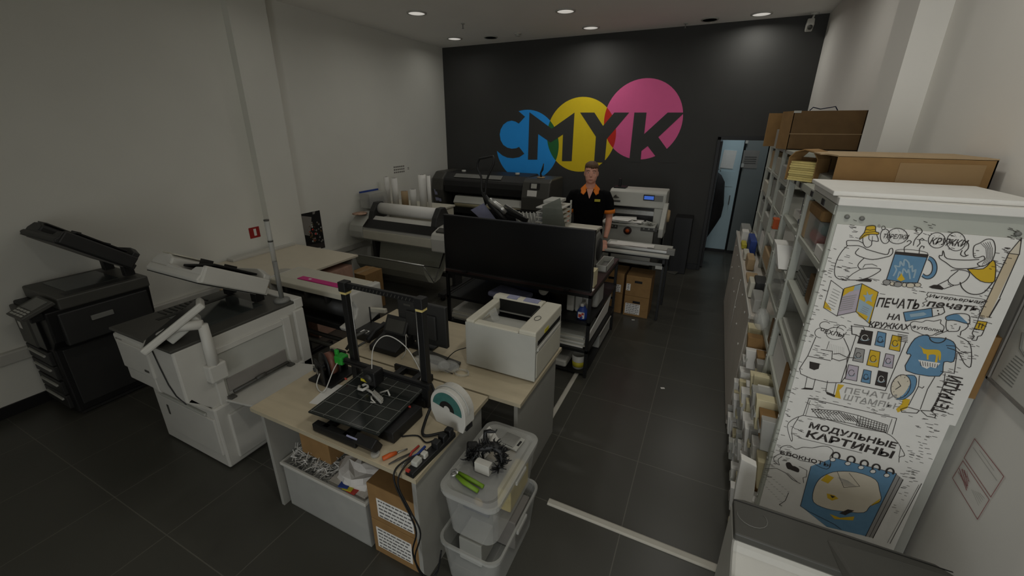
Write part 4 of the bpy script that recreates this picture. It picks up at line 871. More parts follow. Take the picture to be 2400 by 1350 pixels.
# ---------------- floor strips
solo('floor_strip', 'straight white strip on the dark tiles running from the black rack towards the desks', 'floor strip', G().prism([(-.15, 0), (-.15, .006), (-.14, .012), (-.12, .012), (-.11, .006), (-.11, 0)], 'y', -.5, .3), 'tape')
solo('floor_strip', 'long white strip with a dark edge crossing the dark tiles to the poster rack', 'floor strip', G().prism([(-1.225, 0), (-1.225, .006), (-1.215, .012), (-1.185, .012), (-1.175, .006), (-1.175, 0)], 'x', .14, 1.14), 'tape')
_a = on('z', 0, 1553, 910); _b = on('z', 0, 1484, 750)
for x, y, lab in ((_a.x, _a.y, 'scrap of white paper on the aisle floor between the rack and the desks'), (_b.x, _b.y, 'white scrap by the brown cartons under the cutting table')):
    solo('paper_scrap', lab, 'paper', G().obox((x, y, .002), (.035, .02, .002), rz=.4), 'paper')
# ================================================================ black metal rack with the big screen
t = thing('metal_rack', 'black metal rack table carrying the large black screen', 'rack', (-.8, .82, 0))
XA, XB, YA, YC = -1.58, -.03, .25, 1.39
part(t, 'rack_top', G().box(XA, XB, YA, YC, .855, .88), 'maroon', .003, 'dark brown top board')
for x in (XA, XB-.03):
    for y in (YA, YC-.03): part(t, 'leg', G().box(x, x+.03, y, y+.03, 0, .855), 'bmetal', .002)
part(t, 'top_frame', G().box(XA, XB, YA, YA+.03, .825, .855).box(XA, XB, YC-.03, YC, .825, .855).box(XA, XA+.03, YA, YC, .825, .855).box(XB-.03, XB, YA, YC, .825, .855), 'bmetal', .002)
for z in (.29, .58):
    part(t, 'shelf', G().box(XA+.01, XB-.01, YA+.01, YC-.01, z-.012, z), 'bmetal')
    part(t, 'shelf_rail', G().box(XA, XB, YA, YA+.02, z-.025, z+.003).box(XA, XB, YC-.02, YC, z-.025, z+.003).box(XB-.02, XB, YA, YC, z-.025, z+.003).box(XA, XA+.02, YA, YC, z-.025, z+.003), 'bmetal')
part(t, 'lower_shelf', G().box(XA+.01, XB-.01, YA+.01, YC-.01, .03, .04), 'bmetal')
t = thing('television', 'wide black screen standing on the front edge of the black metal rack', 'screen', (-.79, .25, .88))
part(t, 'screen_panel', G().box(-1.545, -.035, .215, .24, .905, 1.45), 'satin', .002)
part(t, 'bezel', G().box(-1.55, -.03, .21, .248, .898, .91).box(-1.55, -.03, .21, .248, 1.445, 1.456).box(-1.55, -1.54, .21, .248, .9, 1.455).box(-.04, -.03, .21, .248, .9, 1.455), 'black', .002)
part(t, 'back_housing', G().box(-1.3, -.28, .24, .285, .95, 1.35), 'black', .01)
part(t, 'foot', G().box(-1.35, -1.3, .2, .36, .881, .9).box(-.28, -.23, .2, .36, .881, .9), 'black', .003)
# things on the rack shelves
solo('paper_roll', 'white paper roll lying end on, on the middle shelf of the black rack', 'paper roll', G().cyl(tuple(on('y', .36, 1273, 682)), tuple(on('y', .36, 1273, 682)+Vector((-.04, .6, 0))), .045, 24), 'paper')
solo('plastic_wrap', 'bluish folded plastic wrap on the middle shelf of the black rack', 'wrap', G().obox((-.95, .5, .612), (.42, .25, .055), rz=-.15), 'paperb', .02)
solo('navy_cloth', 'dark navy cloth heap on the middle shelf of the black rack', 'cloth', G().ell((-.82, .8, .66), (.3, .2, .08), 12), 'navy')
for k, (x, y) in enumerate(((-.28, .36), (-.2, .37), (-.125, .36))):
    t = thing('canister', 'white plastic canister on the middle shelf of the black rack, ' + ('left of three', 'middle of three', 'right of three')[k], 'canister', (x, y+.12, .58), 'white canisters on the black rack')
    part(t, 'body', G().box(x-.036, x+.036, y+.08, y+.16, .581, .76), 'white', .012)
    part(t, 'cap', G().cyl((x, y+.12, .76), (x, y+.12, .785), .02, 14), 'white' if k != 1 else 'black')
t = thing('spray_bottle', 'blue tinted detergent bottle with a printed label at the right front of the middle shelf', 'bottle', (-.12, .33, .58))
part(t, 'body', G().lathe((-.125, .34, .581), [(.0001, 0), (.05, 0), (.055, .03), (.05, .075), (.028, .11), (.022, .125), (.0001, .13)], 20), 'bluep')
part(t, 'label', G().box(-.155, -.095, .288, .292, .60, .66), 'paper'); part(t, 'label_print', G().box(-.15, -.12, .286, .288, .61, .64).box(-.12, -.1, .286, .288, .635, .655), 'redp')
part(t, 'spray_head', G().box(-.14, -.11, .30, .37, .71, .74), 'white', .005)
t = thing('small_carton', 'small white carton left of the canisters on the black rack', 'box', (-.36, .40, .58)); part(t, 'carton', G().ell((-.355, .36, .61), (.018, .018, .03), 10), 'white')
def stack(label, x0, x1, y0, y1, z0, n, th=.012, mm=('paper', 'cream', 'lgrey'), jit=.012, name='paper_stack', cat='paper stack'):
    g = G(); r2 = random.Random(int(x0*999+z0*77)); z = z0
    for k in range(n):
        h = th*r2.uniform(.5, 1.3); dx, dy = r2.uniform(-jit, jit), r2.uniform(-jit, jit)
        g.m(k % len(mm)).box(x0+dx, x1+dx, y0+dy, y1+dy, z, z+h); z += h
    return solo(name, label, cat, g, list(mm), .0015)
stack('stack of white paper and folders on the lower right of the black rack', -.46, -.08, .30, .75, .292, 9, .014)
stack('stack of white trays at the left of the lower shelf of the black rack', -1.55, -1.2, .3, .75, .292, 5, .022, ('white', 'cream'), name='tray_stack', cat='trays')
solo('board_sheet', 'long white sheet leaning along the right side of the black rack', 'sheet', G().hexa([(-.075, .35, .30), (-.065, .35, .30), (-.065, 1.2, .30), (-.075, 1.2, .30)], [(-.06, .35, .42), (-.05, .35, .42), (-.05, 1.25, .50), (-.06, 1.25, .50)]), 'paper')
t = thing('bucket', 'white bucket with a yellow label on the bottom shelf of the black rack', 'bucket', (-.14, .35, .04))
part(t, 'tub', G().lathe((-.14, .36, .041), [(.0001, 0), (.055, 0), (.065, .14), (.058, .14), (.05, .01), (.0001, .01)], 24), 'white')
part(t, 'label', G().lathe((-.14, .36, .041), [(.0565, .02), (.0605, .075), (.0615, .075), (.0575, .02)], 24), 'yellp')
solo('tray', 'white plastic tray with loose bits on the bottom shelf of the black rack', 'tray', G().box(-.42, -.24, .28, .6, .041, .12), 'white', .02)
t = thing('storage_box', 'white crate at the far right corner of the bottom shelf of the black rack', 'box', (-.11, 1.0, .04))
part(t, 'crate', G().box(-.2, -.045, .8, 1.3, .041, .2), 'frost', .01); part(t, 'rim', G().box(-.21, -.04, .79, 1.31, .195, .21), 'white', .004)
solo('clear_bag', 'clear plastic bag hanging full at the right end of the middle shelf', 'bag', G().box(-.13, -.05, .6, .85, .582, .80), 'frost', .03)
# ---- on the rack top
t = thing('heat_press', 'silver and black heat press with a tall looped black handle behind the big screen', 'heat press', (-1.15, .75, .88))
Y = .75
P = lambda x, y, yy=Y: tuple(on('y', yy, x, y))
hl = [P(1139, 480), P(1129, 445), P(1128, 415), P(1119, 395), P(1119, 382), P(1124, 372), P(1155, 366), P(1158, 372), P(1157, 385), P(1147, 405), P(1140, 425), P(1138, 450), P(1137, 470)]
part(t, 'handle', G().tube(hl, .012, 8), 'black', label='black looped handle')
part(t, 'base', G().box(-1.42, -.92, .55, .95, .881, .96), 'dgrey', .01)
part(t, 'post', G().box(-1.3, -1.22, .8, .88, .96, 1.4), 'black', .008)
part(t, 'lever_arm', G().tube([P(1132, 452), P(1150, 480), P(1170, 500), P(1186, 520)], [.02, .03, .035, .04], 10), 'black')
part(t, 'silver_arm', G().tube([P(1148, 468), P(1160, 478), P(1175, 488), P(1185, 500)], [.03, .032, .032, .03], 10), 'chrome')
part(t, 'upper_platen', G().hexa([P(1172, 493), P(1172, 493, Y+.22), P(1236, 522, Y+.22), P(1232, 524)], [P(1178, 484), P(1178, 484, Y+.22), P(1240, 512, Y+.22), P(1238, 513)]), 'black', .01)
part(t, 'platen_cover', G().hexa([P(1180, 483), P(1180, 483, Y+.2), P(1222, 508, Y+.2), P(1222, 508)], [P(1184, 478), P(1184, 478, Y+.2), P(1226, 503, Y+.2), P(1226, 503)]), 'metal', .005)
part(t, 'protective_sheet', G().hexa([P(1103, 492), P(1134, 476), P(1163, 515), P(1125, 512)], [P(1103, 492, Y+.02), P(1134, 476, Y+.02), P(1163, 515, Y+.02), P(1125, 512, Y+.02)]), 'paperb', label='bluish hanging sheet')
t = thing('slatted_tray_stack', 'stack of pale slatted trays beside the man, behind the big screen', 'tray stack', (-.6, .95, .88))
X0, X1 = -.80, -.535
for k in range(13): part(t, 'slat_tray', G().box(X0, X1, .78, 1.15, .885+k*.05, .897+k*.05), 'white', .002)
for x in (X0, X1-.015): part(t, 'stack_post', G().box(x, x+.015, 1.13, 1.15, .88, 1.53), 'lgrey')
part(t, 'top_clip', G().box(X0+.05, X1-.05, .85, 1.1, 1.53, 1.56), 'lgrey', .005)
q = lambda x, y, yy=.76: tuple(on('y', yy, x, y))
part(t, 'front_guard', G().hexa([q(1271, 483), q(1313, 464), q(1326, 536), q(1271, 532)], [q(1271, 483, .768), q(1313, 464, .768), q(1326, 536, .768), q(1271, 532, .768)]), 'acr', label='smoky translucent front guard')
t = thing('ribbed_feed_table', 'grey ribbed sloping feed table between the heat press and the slatted trays', 'feed table', (-.95, 1.1, .88))
a = [tuple(on('y', 1.15, 1205, 497)), tuple(on('y', 1.15, 1266, 500)), tuple(on('y', 1.0, 1270, 530)), tuple(on('y', 1.0, 1212, 520))]
part(t, 'plate', G().hexa([(p[0], p[1], p[2]-.02) for p in a], a), 'grey', .002)
g = G()
for k in range(7):
    u = .06+k*.14; A = Vector(a[0]).lerp(Vector(a[1]), u); B = Vector(a[3]).lerp(Vector(a[2]), u)
    g.tube([A+Vector((0, 0, .006)), B+Vector((0, 0, .006))], .007, 6)
part(t, 'rib', g, 'lgrey')
part(t, 'support', G().box(-.99, -.87, 1.12, 1.3, .881, 1.1), 'dgrey')
solo('paper_tray', 'flat pale tray behind the top left of the big screen', 'tray', G().box(-1.53, -1.43, .35, .9, 1.0, 1.03), 'lgrey', .004)
solo('tray_box', 'dark box under the flat pale tray behind the big screen', 'box', G().box(-1.53, -1.43, .5, .85, .881, 1.0), 'dgrey', .004)
# creasing machine at the man's hands
t = thing('laminator', 'pale curved top machine under the hands of the man', 'laminator', (-.32, .95, .88))
pf = [(.72, .885), (.72, 1.1), (.70, 1.2), (.74, 1.25), (.9, 1.285), (1.1, 1.27), (1.18, 1.2), (1.18, .885)]
part(t, 'body', G().prism(pf, 'x', -.52, -.20), 'lgrey', .02)
part(t, 'curved_cover', G().prism([(.70, 1.24), (.74, 1.275), (.9, 1.31), (1.1, 1.295), (1.16, 1.25), (1.1, 1.27), (.9, 1.285), (.74, 1.25)], 'x', -.53, -.18), 'cream', .006)
part(t, 'front_slot', G().box(-.5, -.24, .695, .715, 1.17, 1.2), 'satin')
part(t, 'end_cover', G().prism([(.76, .9), (.74, 1.16), (.82, 1.25), (1.0, 1.26), (1.12, 1.18), (1.14, .9)], 'x', -.20, -.165), 'grey', .02)
part(t, 'dark_side', G().lathe((-.162, .97, 1.08), [(.0001, -.004), (.12, -.004), (.11, .008), (.0001, .01)], 24, 'x'), 'char')
t = thing('open_tray', 'small open grey tray beside the pale machine at the right end of the rack top', 'tray', (-.11, 1.05, .88))
part(t, 'bottom', G().box(-.16, -.045, .85, 1.2, .882, .89), 'grey'); part(t, 'wall', G().box(-.16, -.15, .85, 1.2, .89, .95).box(-.055, -.045, .85, 1.2, .89, .95).box(-.16, -.045, .85, .86, .89, .95).box(-.16, -.045, 1.19, 1.2, .89, .95), 'lgrey', .003)
t = thing('small_carton', 'small cream and white carton on the brown rack top right of the big screen', 'box', (-.07, .42, .88))
part(t, 'carton', G().box(-.125, -.05, .38, .50, .881, 1.04), 'paperc', .003); part(t, 'print', G().box(-.12, -.06, .378, .38, .9, 1.02), 'paperb')
solo('card_scrap', 'white card lying at the foot of the small carton on the rack top', 'card', G().obox((-.06, .33, .882), (.05, .06, .003)), 'paper')
# ================================================================ guillotine and cutting table
t = thing('paper_guillotine', 'light grey paper guillotine with a blue lit display, against the black wall', 'paper cutter', (-.12, 3.2, 0))
X0, X1, Y = -.53, .25, 2.92
part(t, 'upper_housing', G().prism([(Y-.02, 1.20), (Y+.02, 1.40), (Y+.08, 1.43), (Y+.4, 1.43), (Y+.4, 1.0), (Y+.22, 1.0), (Y+.2, 1.2)], 'x', X0, X1), 'lgrey', .015)
part(t, 'side_column', G().box(X0, X0+.08, Y-.01, Y+.4, .6, 1.2), 'lgrey', .01); part(t, 'side_column', G().box(X1-.14, X1, Y-.01, Y+.4, .6, 1.2), 'lgrey', .01)
part(t, 'cutting_gap', G().box(X0+.08, X1-.14, Y+.02, Y+.06, 1.0, 1.2), 'satin')
part(t, 'blade', G().box(X0+.08, X1-.14, Y+.005, Y+.02, 1.09, 1.15), 'metal')
part(t, 'clamp_bar', G().box(X0+.08, X1-.14, Y, Y+.03, 1.155, 1.165), 'dgrey')
part(t, 'table_plate', G().box(X0-.03, X1-.07, Y-.27, Y+.3, .975, 1.0), 'lgrey', .004)
part(t, 'front_body', G().box(X0-.01, X1-.09, Y-.22, Y+.3, .42, .975), 'lgrey', .01)
part(t, 'side_body', G().box(X1-.09, X1-.0, Y-.18, Y+.35, .42, .9), 'dgrey', .01)
part(t, 'side_guard', G().prism([(Y-.3, .86), (Y-.3, .98), (Y-.02, 1.28), (Y+.06, 1.28), (Y+.06, .86)], 'x', X1-.02, X1+.04), 'lgrey', .008)
part(t, 'crank_cover', G().lathe((X1+.04, Y+.05, 1.1), [(.0001, 0), (.09, 0), (.08, .03), (.0001, .035)], 20, 'x'), 'cardl')
def fr(x, y, yy): return on('y', yy, x, y)
yf = Y-.222
for nm, a, b, mm in (('button_panel', (1425, 523), (1447, 536), 'dgrey'), ('button_panel', (1502, 530), (1540, 545), 'dgrey')):
    p, q_ = fr(*a, yf), fr(*b, yf); bp = part(t, nm, G().box(p.x, q_.x, yf-.006, yf, q_.z, p.z), mm, .003)
    g = G()
    for k in range(3): g.cyl((p.x+(q_.x-p.x)*(.2+.3*k), yf-.014, p.z-.03), (p.x+(q_.x-p.x)*(.2+.3*k), yf-.006, p.z-.03), .012, 12)
    part(bp, 'button', g, 'lgrey')
p = fr(1471, 540, yf)
hb = part(t, 'hand_wheel', G().lathe((p.x, yf, p.z), [(.0001, -.02), (.055, -.02), (.055, 0), (.0001, 0)], 26, 'y'), 'maroon')
part(hb, 'hub', G().lathe((p.x, yf-.02, p.z), [(.0001, -.01), (.026, -.01), (.026, 0), (.0001, 0)], 20, 'y'), 'orng', label='orange hub')
yu = Y+.005
p, q_ = fr(1509, 456, yu), fr(1534, 471, yu)
db = part(t, 'display_bezel', G().box(p.x, q_.x, yu-.014, yu+.02, q_.z, p.z), 'black', .003)
part(db, 'display', G().box(p.x+.012, q_.x-.012, yu-.017, yu-.013, q_.z+.015, p.z-.015), 'lcd', .004, 'bright blue display')
p, q_ = fr(1535, 458, yu), fr(1553, 473, yu); part(t, 'keypad', G().box(p.x, q_.x, yu-.014, yu+.02, q_.z, p.z), 'grey', .002)
pd = Pad('y', Y-.005, (0, -1, 0)); 
a = fr(1437, 458, Y); part(t, 'maker_mark', G().prism([(a.x, a.z-.03), (a.x+.03, a.z+.01), (a.x+.05, a.z+.01), (a.x+.045, a.z-.005), (a.x+.09, a.z-.02), (a.x+.05, a.z-.03)], 'y', Y-.012, Y+.01).box(a.x-.01, a.x+.11, Y-.014, Y+.01, a.z-.085, a.z-.062), 'dgrey')
part(t, 'base_cabinet', G().box(X0+.05, X1-.1, Y-.1, Y+.3, .04, .42), 'black', .01)
solo('black_tool', 'black tool standing upright on top of the grey guillotine', 'tool', G().box(-.50, -.33, Y+.1, Y+.3, 1.431, 1.45).box(-.45, -.41, Y+.18, Y+.22, 1.45, 1.56), 'black', .004)
g = G(); r2 = random.Random(2)
for k in range(9): g.obox((-.24+r2.uniform(-.12, .1), Y-.14+r2.uniform(-.05, .03), 1.004+k*.006), (.3, .2, .004), rz=r2.uniform(-.5, .5), ry=r2.uniform(-.03, .03))
solo('paper_sheets', 'loose white sheets piled on the guillotine table', 'papers', g, 'paper')
g = G()
for k in range(14): g.obox((.07+r2.uniform(-.05, .05), Y-.2+r2.uniform(-.05, .05), 1.012+k*.003), (.12, .015, .003), rz=r2.uniform(-1.5, 1.5), rx=r2.uniform(-.4, .4))
solo('paper_offcuts', 'tangle of thin paper offcuts at the right of the guillotine table', 'offcuts', g, 'lgrey')
t = thing('cutting_table', 'black legged table with a long grey rotary trimmer on top, in front of the guillotine', 'table', (.05, 2.15, 0))
X0, X1, YA, YB_ = -.36, .42, 1.86, 2.42
part(t, 'table_top', G().box(X0, X1, YA, YB_, .79, .815), 'black', .003)
for x in (X0, X1-.03):
    for y in (YA, YB_-.03): part(t, 'leg', G().box(x, x+.03, y, y+.03, 0, .79), 'bmetal', .002)
part(t, 'lower_rail', G().box(X0, X1, YA, YA+.02, .70, .74), 'grey', .003); part(t, 'rail_end', G().box(X1-.1, X1-.02, YA-.01, YA+.02, .67, .71), 'lgrey', .003)
t = thing('rotary_trimmer', 'long flat grey paper trimmer lying on the black cutting table', 'trimmer', (.05, 2.0, .765))
part(t, 'base_board', G().box(X0+.02, X1+.04, YA-.04, YB_-.1, .768, .80), 'lgrey', .004)
part(t, 'cut_rail', G().box(X0+.02, X1+.05, YA+.06, YA+.10, .80, .835), 'chrome', .004)
part(t, 'front_edge', G().box(X0+.02, X1+.02, YA-.06, YA-.03, .775, .80), 'lgrey', .004)
part(t, 'end_block', G().box(X1+.0, X1+.09, YA+.04, YA+.12, .79, .86), 'grey', .006)
part(t, 'rail_gap', G().box(X0+.02, X1+.03, YA+.03, YA+.055, .80, .803), 'black')
t.location.z += .05
g = G()
for k in range(6): g.obox((-.2+k*.07, YA+.30+r2.uniform(-.03, .03), .853+k*.002), (.2, .15, .002), rz=r2.uniform(-.2, .2))
solo('paper_sheets', 'row of white printed sheets lying on the grey trimmer', 'papers', g, 'paper')
W['cardk'] = W['card']
kw = dict(name='archive_box')
carton('brown archive box with a hand hole, upper right of the four under the cutting table', .0, .30, 1.86, 2.2, .272, .54, hole=True, lab=(.01, .06, .34, .43), **kw)
carton('brown archive box with a torn label, lower right of four under the cutting table', .0, .30, 1.86, 2.2, 0, .27, hole=True, lab=(.02, .2, .03, .17), **kw)
carton('brown archive box with two pale strips, upper left of the four under the cutting table', -.33, -.03, 1.88, 2.22, .272, .54, hole=True, lab=(-.30, -.06, .29, .39), **kw)
carton('plain brown archive box, lower left of the four under the cutting table', -.33, -.03, 1.88, 2.22, 0, .27, hole=True, **kw)
t = thing('foot_pedal', 'grey metal foot pedal on the floor right of the cutting table', 'pedal', (.42, 3.25, 0))
a = on('z', 0, 1580, 638)
part(t, 'plate', G().obox((a.x, a.y, .03), (.16, .25, .02), rx=.2, rz=-.4), 'dgrey', .005); part(t, 'pad', G().obox((a.x+.04, a.y+.04, .05), (.1, .06, .02), rx=.2, rz=-.4), 'metal', .005)
solo('black_cabinet', 'low black cabinet against the black wall right of the guillotine', 'cabinet', G().box(.34, .6, 3.85, 4.17, 0, .92), 'black', .008)
# ================================================================ corridor behind the doorway
t = thing('locker', 'light blue metal cabinet door with papers taped on it beyond the doorway', 'cabinet', (1.0, 5.7, 0))
part(t, 'body', G().box(.62, 1.19, 5.52, 5.93, .06, 2.4), 'lblue', .006); part(t, 'plinth', G().box(.62, 1.19, 5.53, 5.93, 0, .06), 'black')
p, q_ = on('y', 5.52, 1697, 352), on('y', 5.52, 1720, 395)
part(t, 'taped_sheet', G().box(p.x, q_.x, 5.513, 5.518, q_.z, p.z).rot(((p.x+q_.x)/2, 5.515, p.z), .06, 'Y'), 'paper'); part(t, 'taped_sheet', G().box(p.x+.02, q_.x+.03, 5.515, 5.519, q_.z-.32, q_.z-.05), 'lblue')
p = on('y', 5.52, 1709, 468); part(t, 'door_handle', G().box(p.x-.008, p.x+.008, 5.49, 5.52, p.z-.09, p.z+.08), 'dgrey', .003)
t = thing('locker', 'dark grey metal cabinet door with one printed sheet beyond the doorway', 'cabinet', (1.4, 5.7, 0))
part(t, 'body', G().box(1.225, 1.72, 5.50, 5.93, .06, 2.4), 'ddoor', .006); part(t, 'plinth', G().box(1.225, 1.72, 5.51, 5.93, 0, .06), 'black')
p, q_ = on('y', 5.5, 1744, 352), on('y', 5.5, 1776, 395)
part(t, 'notice', G().box(p.x, q_.x-.02, 5.494, 5.499, q_.z, p.z), 'inkg', label='pale notice sheet')
g = G()
for k in range(4): g.box(p.x+.03, q_.x-.05, 5.492, 5.494, p.z-.12-k*.035, p.z-.105-k*.035)
part(t, 'notice_lines', g, 'dgrey')
p = on('y', 5.5, 1741, 380); part(t, 'hinge', G().box(1.2, 1.24, 5.47, 5.5, 1.6, 1.66).box(1.2, 1.24, 5.47, 5.5, 2.0, 2.06), 'lgrey')
# dark padded coat on the open door leaf
g = G(); loops = []
for z, w, dpt, cx in ((1.56, .05, .05, .86), (1.52, .10, .10, .88), (1.42, .145, .16, .90), (1.25, .155, .19, .91), (1.05, .165, .2, .925), (.85, .16, .2, .92), (.70, .12, .18, .90), (.58, .08, .14, .885), (.5, .05, .08, .88)):
    loops.append([Vector((max(.845, cx-.07+w*.95*math.cos(a/20*6.283)), 4.62+dpt*math.sin(a/20*6.283), z+.01*math.sin(a))) for a in range(20)])
g.smooth = True; g.ring(loops)
t = thing('coat', 'dark padded coat hanging on the open black door in the doorway', 'coat', (.9, 4.62, .5))
part(t, 'coat_body', g, mat('black_quilted_cloth', (20, 20, 22), .85, bump=.5, scale=22))
part(t, 'hook', G().tube([(.84, 4.62, 1.62), (.87, 4.62, 1.62), (.875, 4.62, 1.58)], .006), 'metal')
# ================================================================ the man
RZ = math.radians(13); PX, PY_ = -.60, 2.03
cen = on('y', PY_, 1386, 408); PX = cen.x; topz = on('y', PY_, 1385, 381).z
S = topz/1.80
def pw(x, y, z): return Vector((PX+(x*math.cos(RZ)-y*math.sin(RZ))*S, PY_+(x*math.sin(RZ)+y*math.cos(RZ))*S, z*S))
def lw(v): return pw(*v)
def loft(g, rings, n=24):
    """rings: (x, y, z, rx, ry[, power]) horizontal sections in body space, y = forward is negative"""
    loops = []
    for r in rings:
        x, y, z, rx, ry = r[:5]; pw_ = r[5] if len(r) > 5 else 2.3; l = []
        for k in range(n):
            a = 2*math.pi*k/n; c, s_ = math.cos(a), math.sin(a)
            l.append(pw(x+rx*math.copysign(abs(c)**(2/pw_), c), y+ry*math.copysign(abs(s_)**(2/pw_), s_), z))
        loops.append(l)
    g.smooth = True; g.ring(loops); return g
def limb(g, pts, rs, n=14): 
    g.tube([lw(p) for p in pts], [r*S for r in rs], n); return g
t = thing('person', 'man in a black polo with orange collar, hands down on a machine', 'person', (PX, PY_, 0))
g = G()
loft(g, [(0, .0, .86, .15, .10), (0, 0, .98, .165, .11), (0, 0, 1.10, .155, .105), (0, 0, 1.25, .175, .115), (0, .0, 1.36, .17, .105), (0, .01, 1.44, .13, .08), (0, .012, 1.50, .07, .062), (0, .008, 1.53, .058, .06), (0, -.002, 1.60, .054, .058)])
for s in (-1, 1):
    limb(g, [(s*.085, 0, .92), (s*.095, 0, .7), (s*.10, .0, .48), (s*.10, .015, .28), (s*.10, .02, .08)], [.09, .085, .058, .055, .04])
    # arm from shoulder, elbow slightly out, hand forward and down
    limb(g, [(s*.13, .01, 1.41), (s*.195, .01, 1.385), (s*.235, .0, 1.27), (s*.25, -.0, 1.15), (s*.245, -.07, 1.04), (s*.225, -.15, .93)], [.035, .05, .048, .042, .036, .026])
    # palm and fingers
    hx, hy, hz = s*.215, -.195, .875
    g.ell(lw((hx, hy, hz)), (.04*S, .05*S, .022*S), 12, Matrix.Rotation(RZ, 3, 'Z') @ Matrix.Rotation(.7, 3, 'X'))
    for k in range(4):
        fx = hx+(k-1.5)*.021; fl = (.075, .085, .08, .062)[k] if s > 0 else (.062, .08, .085, .075)[k]
        limb(g, [(fx, hy-.03, hz-.02), (fx*1.0, hy-.03-fl*.5, hz-.045), (fx, hy-.03-fl*.75, hz-.075)], [.0105, .0095, .008], 8)
    limb(g, [(hx-s*.03, hy+.0, hz+.0), (hx-s*.058, hy-.03, hz-.02), (hx-s*.062, hy-.06, hz-.04)], [.014, .011, .009], 8)
# head
hd = [(0, .005, 1.555, .045, .05), (0, -.018, 1.575, .05, .062), (0, -.02, 1.60, .062, .078), (0, -.012, 1.635, .070, .088), (0, -.005, 1.67, .0745, .094), (0, .0, 1.705, .077, .097), (0, .004, 1.74, .077, .095), (0, .008, 1.77, .068, .085), (0, .01, 1.79, .045, .06), (0, .012, 1.797, .012, .018)]
loft(g, hd, 28)
limb(g, [(0, -.095, 1.695), (0, -.108, 1.675), (0, -.118, 1.655), (0, -.104, 1.645)], [.008, .011, .014, .009], 10)    # nose
for s in (-1, 1):
    g.ell(lw((s*.079, .0, 1.672)), (.008*S, .018*S, .03*S), 10, Matrix.Rotation(RZ, 3, 'Z'))                         # ears
    limb(g, [(s*.015, -.09, 1.712), (s*.035, -.091, 1.716), (s*.055, -.08, 1.71)], [.007, .009, .006], 8)             # brow
    g.ell(lw((s*.045, -.065, 1.65)), (.022*S, .022*S, .02*S), 10)                                                     # cheek
limb(g, [(-.026, -.094, 1.615), (0, -.102, 1.612), (.026, -.094, 1.615)], [.006, .009, .006], 8)                       # lips
g.ell(lw((0, -.075, 1.583)), (.026*S, .022*S, .018*S), 10)                                                            # chin
bd = part(t, 'body', g, 'skin')
md = bd.modifiers.new('merge', 'REMESH'); md.mode = 'VOXEL'; md.voxel_size = .0065; md.use_smooth_shade = True
sm = bd.modifiers.new('soft', 'SMOOTH'); sm.iterations = 3; sm.factor = .5
for s in (-1, 1):
    part(t, 'eye', G().ell(lw((s*.032, -.0865, 1.69)), (.011*S, .008*S, .0065*S), 10), 'white')
    part(t, 'pupil', G().ell(lw((s*.032, -.0925, 1.69)), (.005*S, .004*S, .005*S), 8), 'ink')
    part(t, 'eyebrow', G().tube([lw((s*.014, -.098, 1.712)), lw((s*.034, -.099, 1.718)), lw((s*.056, -.085, 1.712))], .004*S, 6), 'hair')
part(t, 'lips', G().tube([lw((-.024, -.099, 1.613)), lw((0, -.108, 1.612)), lw((.024, -.099, 1.613))], [.002*S, .0045*S, .002*S], 8), mat('lip_skin', (160, 96, 86), .5))
g = G()
loft(g, [(0, .035, 1.66, .072, .072), (0, .022, 1.70, .083, .092), (0, .018, 1.735, .083, .097), (0, .008, 1.765, .081, .101), (0, .004, 1.795, .066, .086), (0, .01, 1.815, .032, .045)], 28)
for k in range(30):
    r2x = (k-14.5)/15*.066; jj = (k*7 % 5)*.003; limb(g, [(r2x, -.082+abs(r2x)*.3, 1.79), (r2x*1.05+.006, -.101+abs(r2x)*.42, 1.765), (r2x*1.08+.012, -.094+abs(r2x)*.45, 1.742-jj+abs(r2x)*.15)], [.011, .009, .002], 6)
part(t, 'hair', g, 'hair')
g = G()
loft(g, [(0, 0, .84, .175, .125), (0, 0, .90, .18, .13), (0, 0, 1.02, .182, .13), (0, 0, 1.12, .178, .125), (0, 0, 1.25, .192, .13), (0, .0, 1.36, .205, .13), (0, .008, 1.43, .19, .11), (0, .01, 1.47, .14, .088), (0, .01, 1.50, .085, .073)])
for s in (-1, 1): limb(g, [(s*.13, .01, 1.43), (s*.19, .01, 1.41), (s*.225, .005, 1.34), (s*.243, .0, 1.22)], [.06, .075, .07, .066])
po = part(t, 'polo_shirt', g, 'polo')
md = po.modifiers.new('merge', 'REMESH'); md.mode = 'VOXEL'; md.voxel_size = .009; md.use_smooth_shade = True
sm = po.modifiers.new('soft', 'SMOOTH'); sm.iterations = 4; sm.factor = .5
for s in (-1, 1): part(t, 'sleeve_cuff', G().tube([lw((s*.241, .002, 1.25)), lw((s*.2455, .0, 1.205))], [.073*S, .071*S], 20), 'orange', label='orange sleeve cuff')
# collar: two folded wings leaving a V
for s in (-1, 1):
    g = G(); inn, out = [], []
    for k in range(9):
        a = math.radians(90-k*22)*1.0; th = math.radians(90)-k*math.radians(19.5)
        inn.append(lw((s*.060*math.cos(th), .010+.064*math.sin(th), 1.57-.007*k-(0 if k < 6 else .008*(k-5)))))
        out.append(lw((s*(.100+.003*k)*math.cos(th)+s*(.022 if k > 6 else 0), .012+(.092+.005*k)*math.sin(th), 1.515-.006*k-(0 if k < 6 else .012*(k-5)))))
    for k in range(8): g.hexa([inn[k], inn[k+1], out[k+1], out[k]], [inn[k]+Vector((0, 0, .008)), inn[k+1]+Vector((0, 0, .008)), out[k+1]+Vector((0, -.008, .008)), out[k]+Vector((0, -.003, .008))])
    part(t, 'collar', g, 'orange', label='orange collar')
g = G(); pv = [lw((-.045, -.128, 1.485)), lw((.045, -.128, 1.485)), lw((.0, -.139, 1.40))]
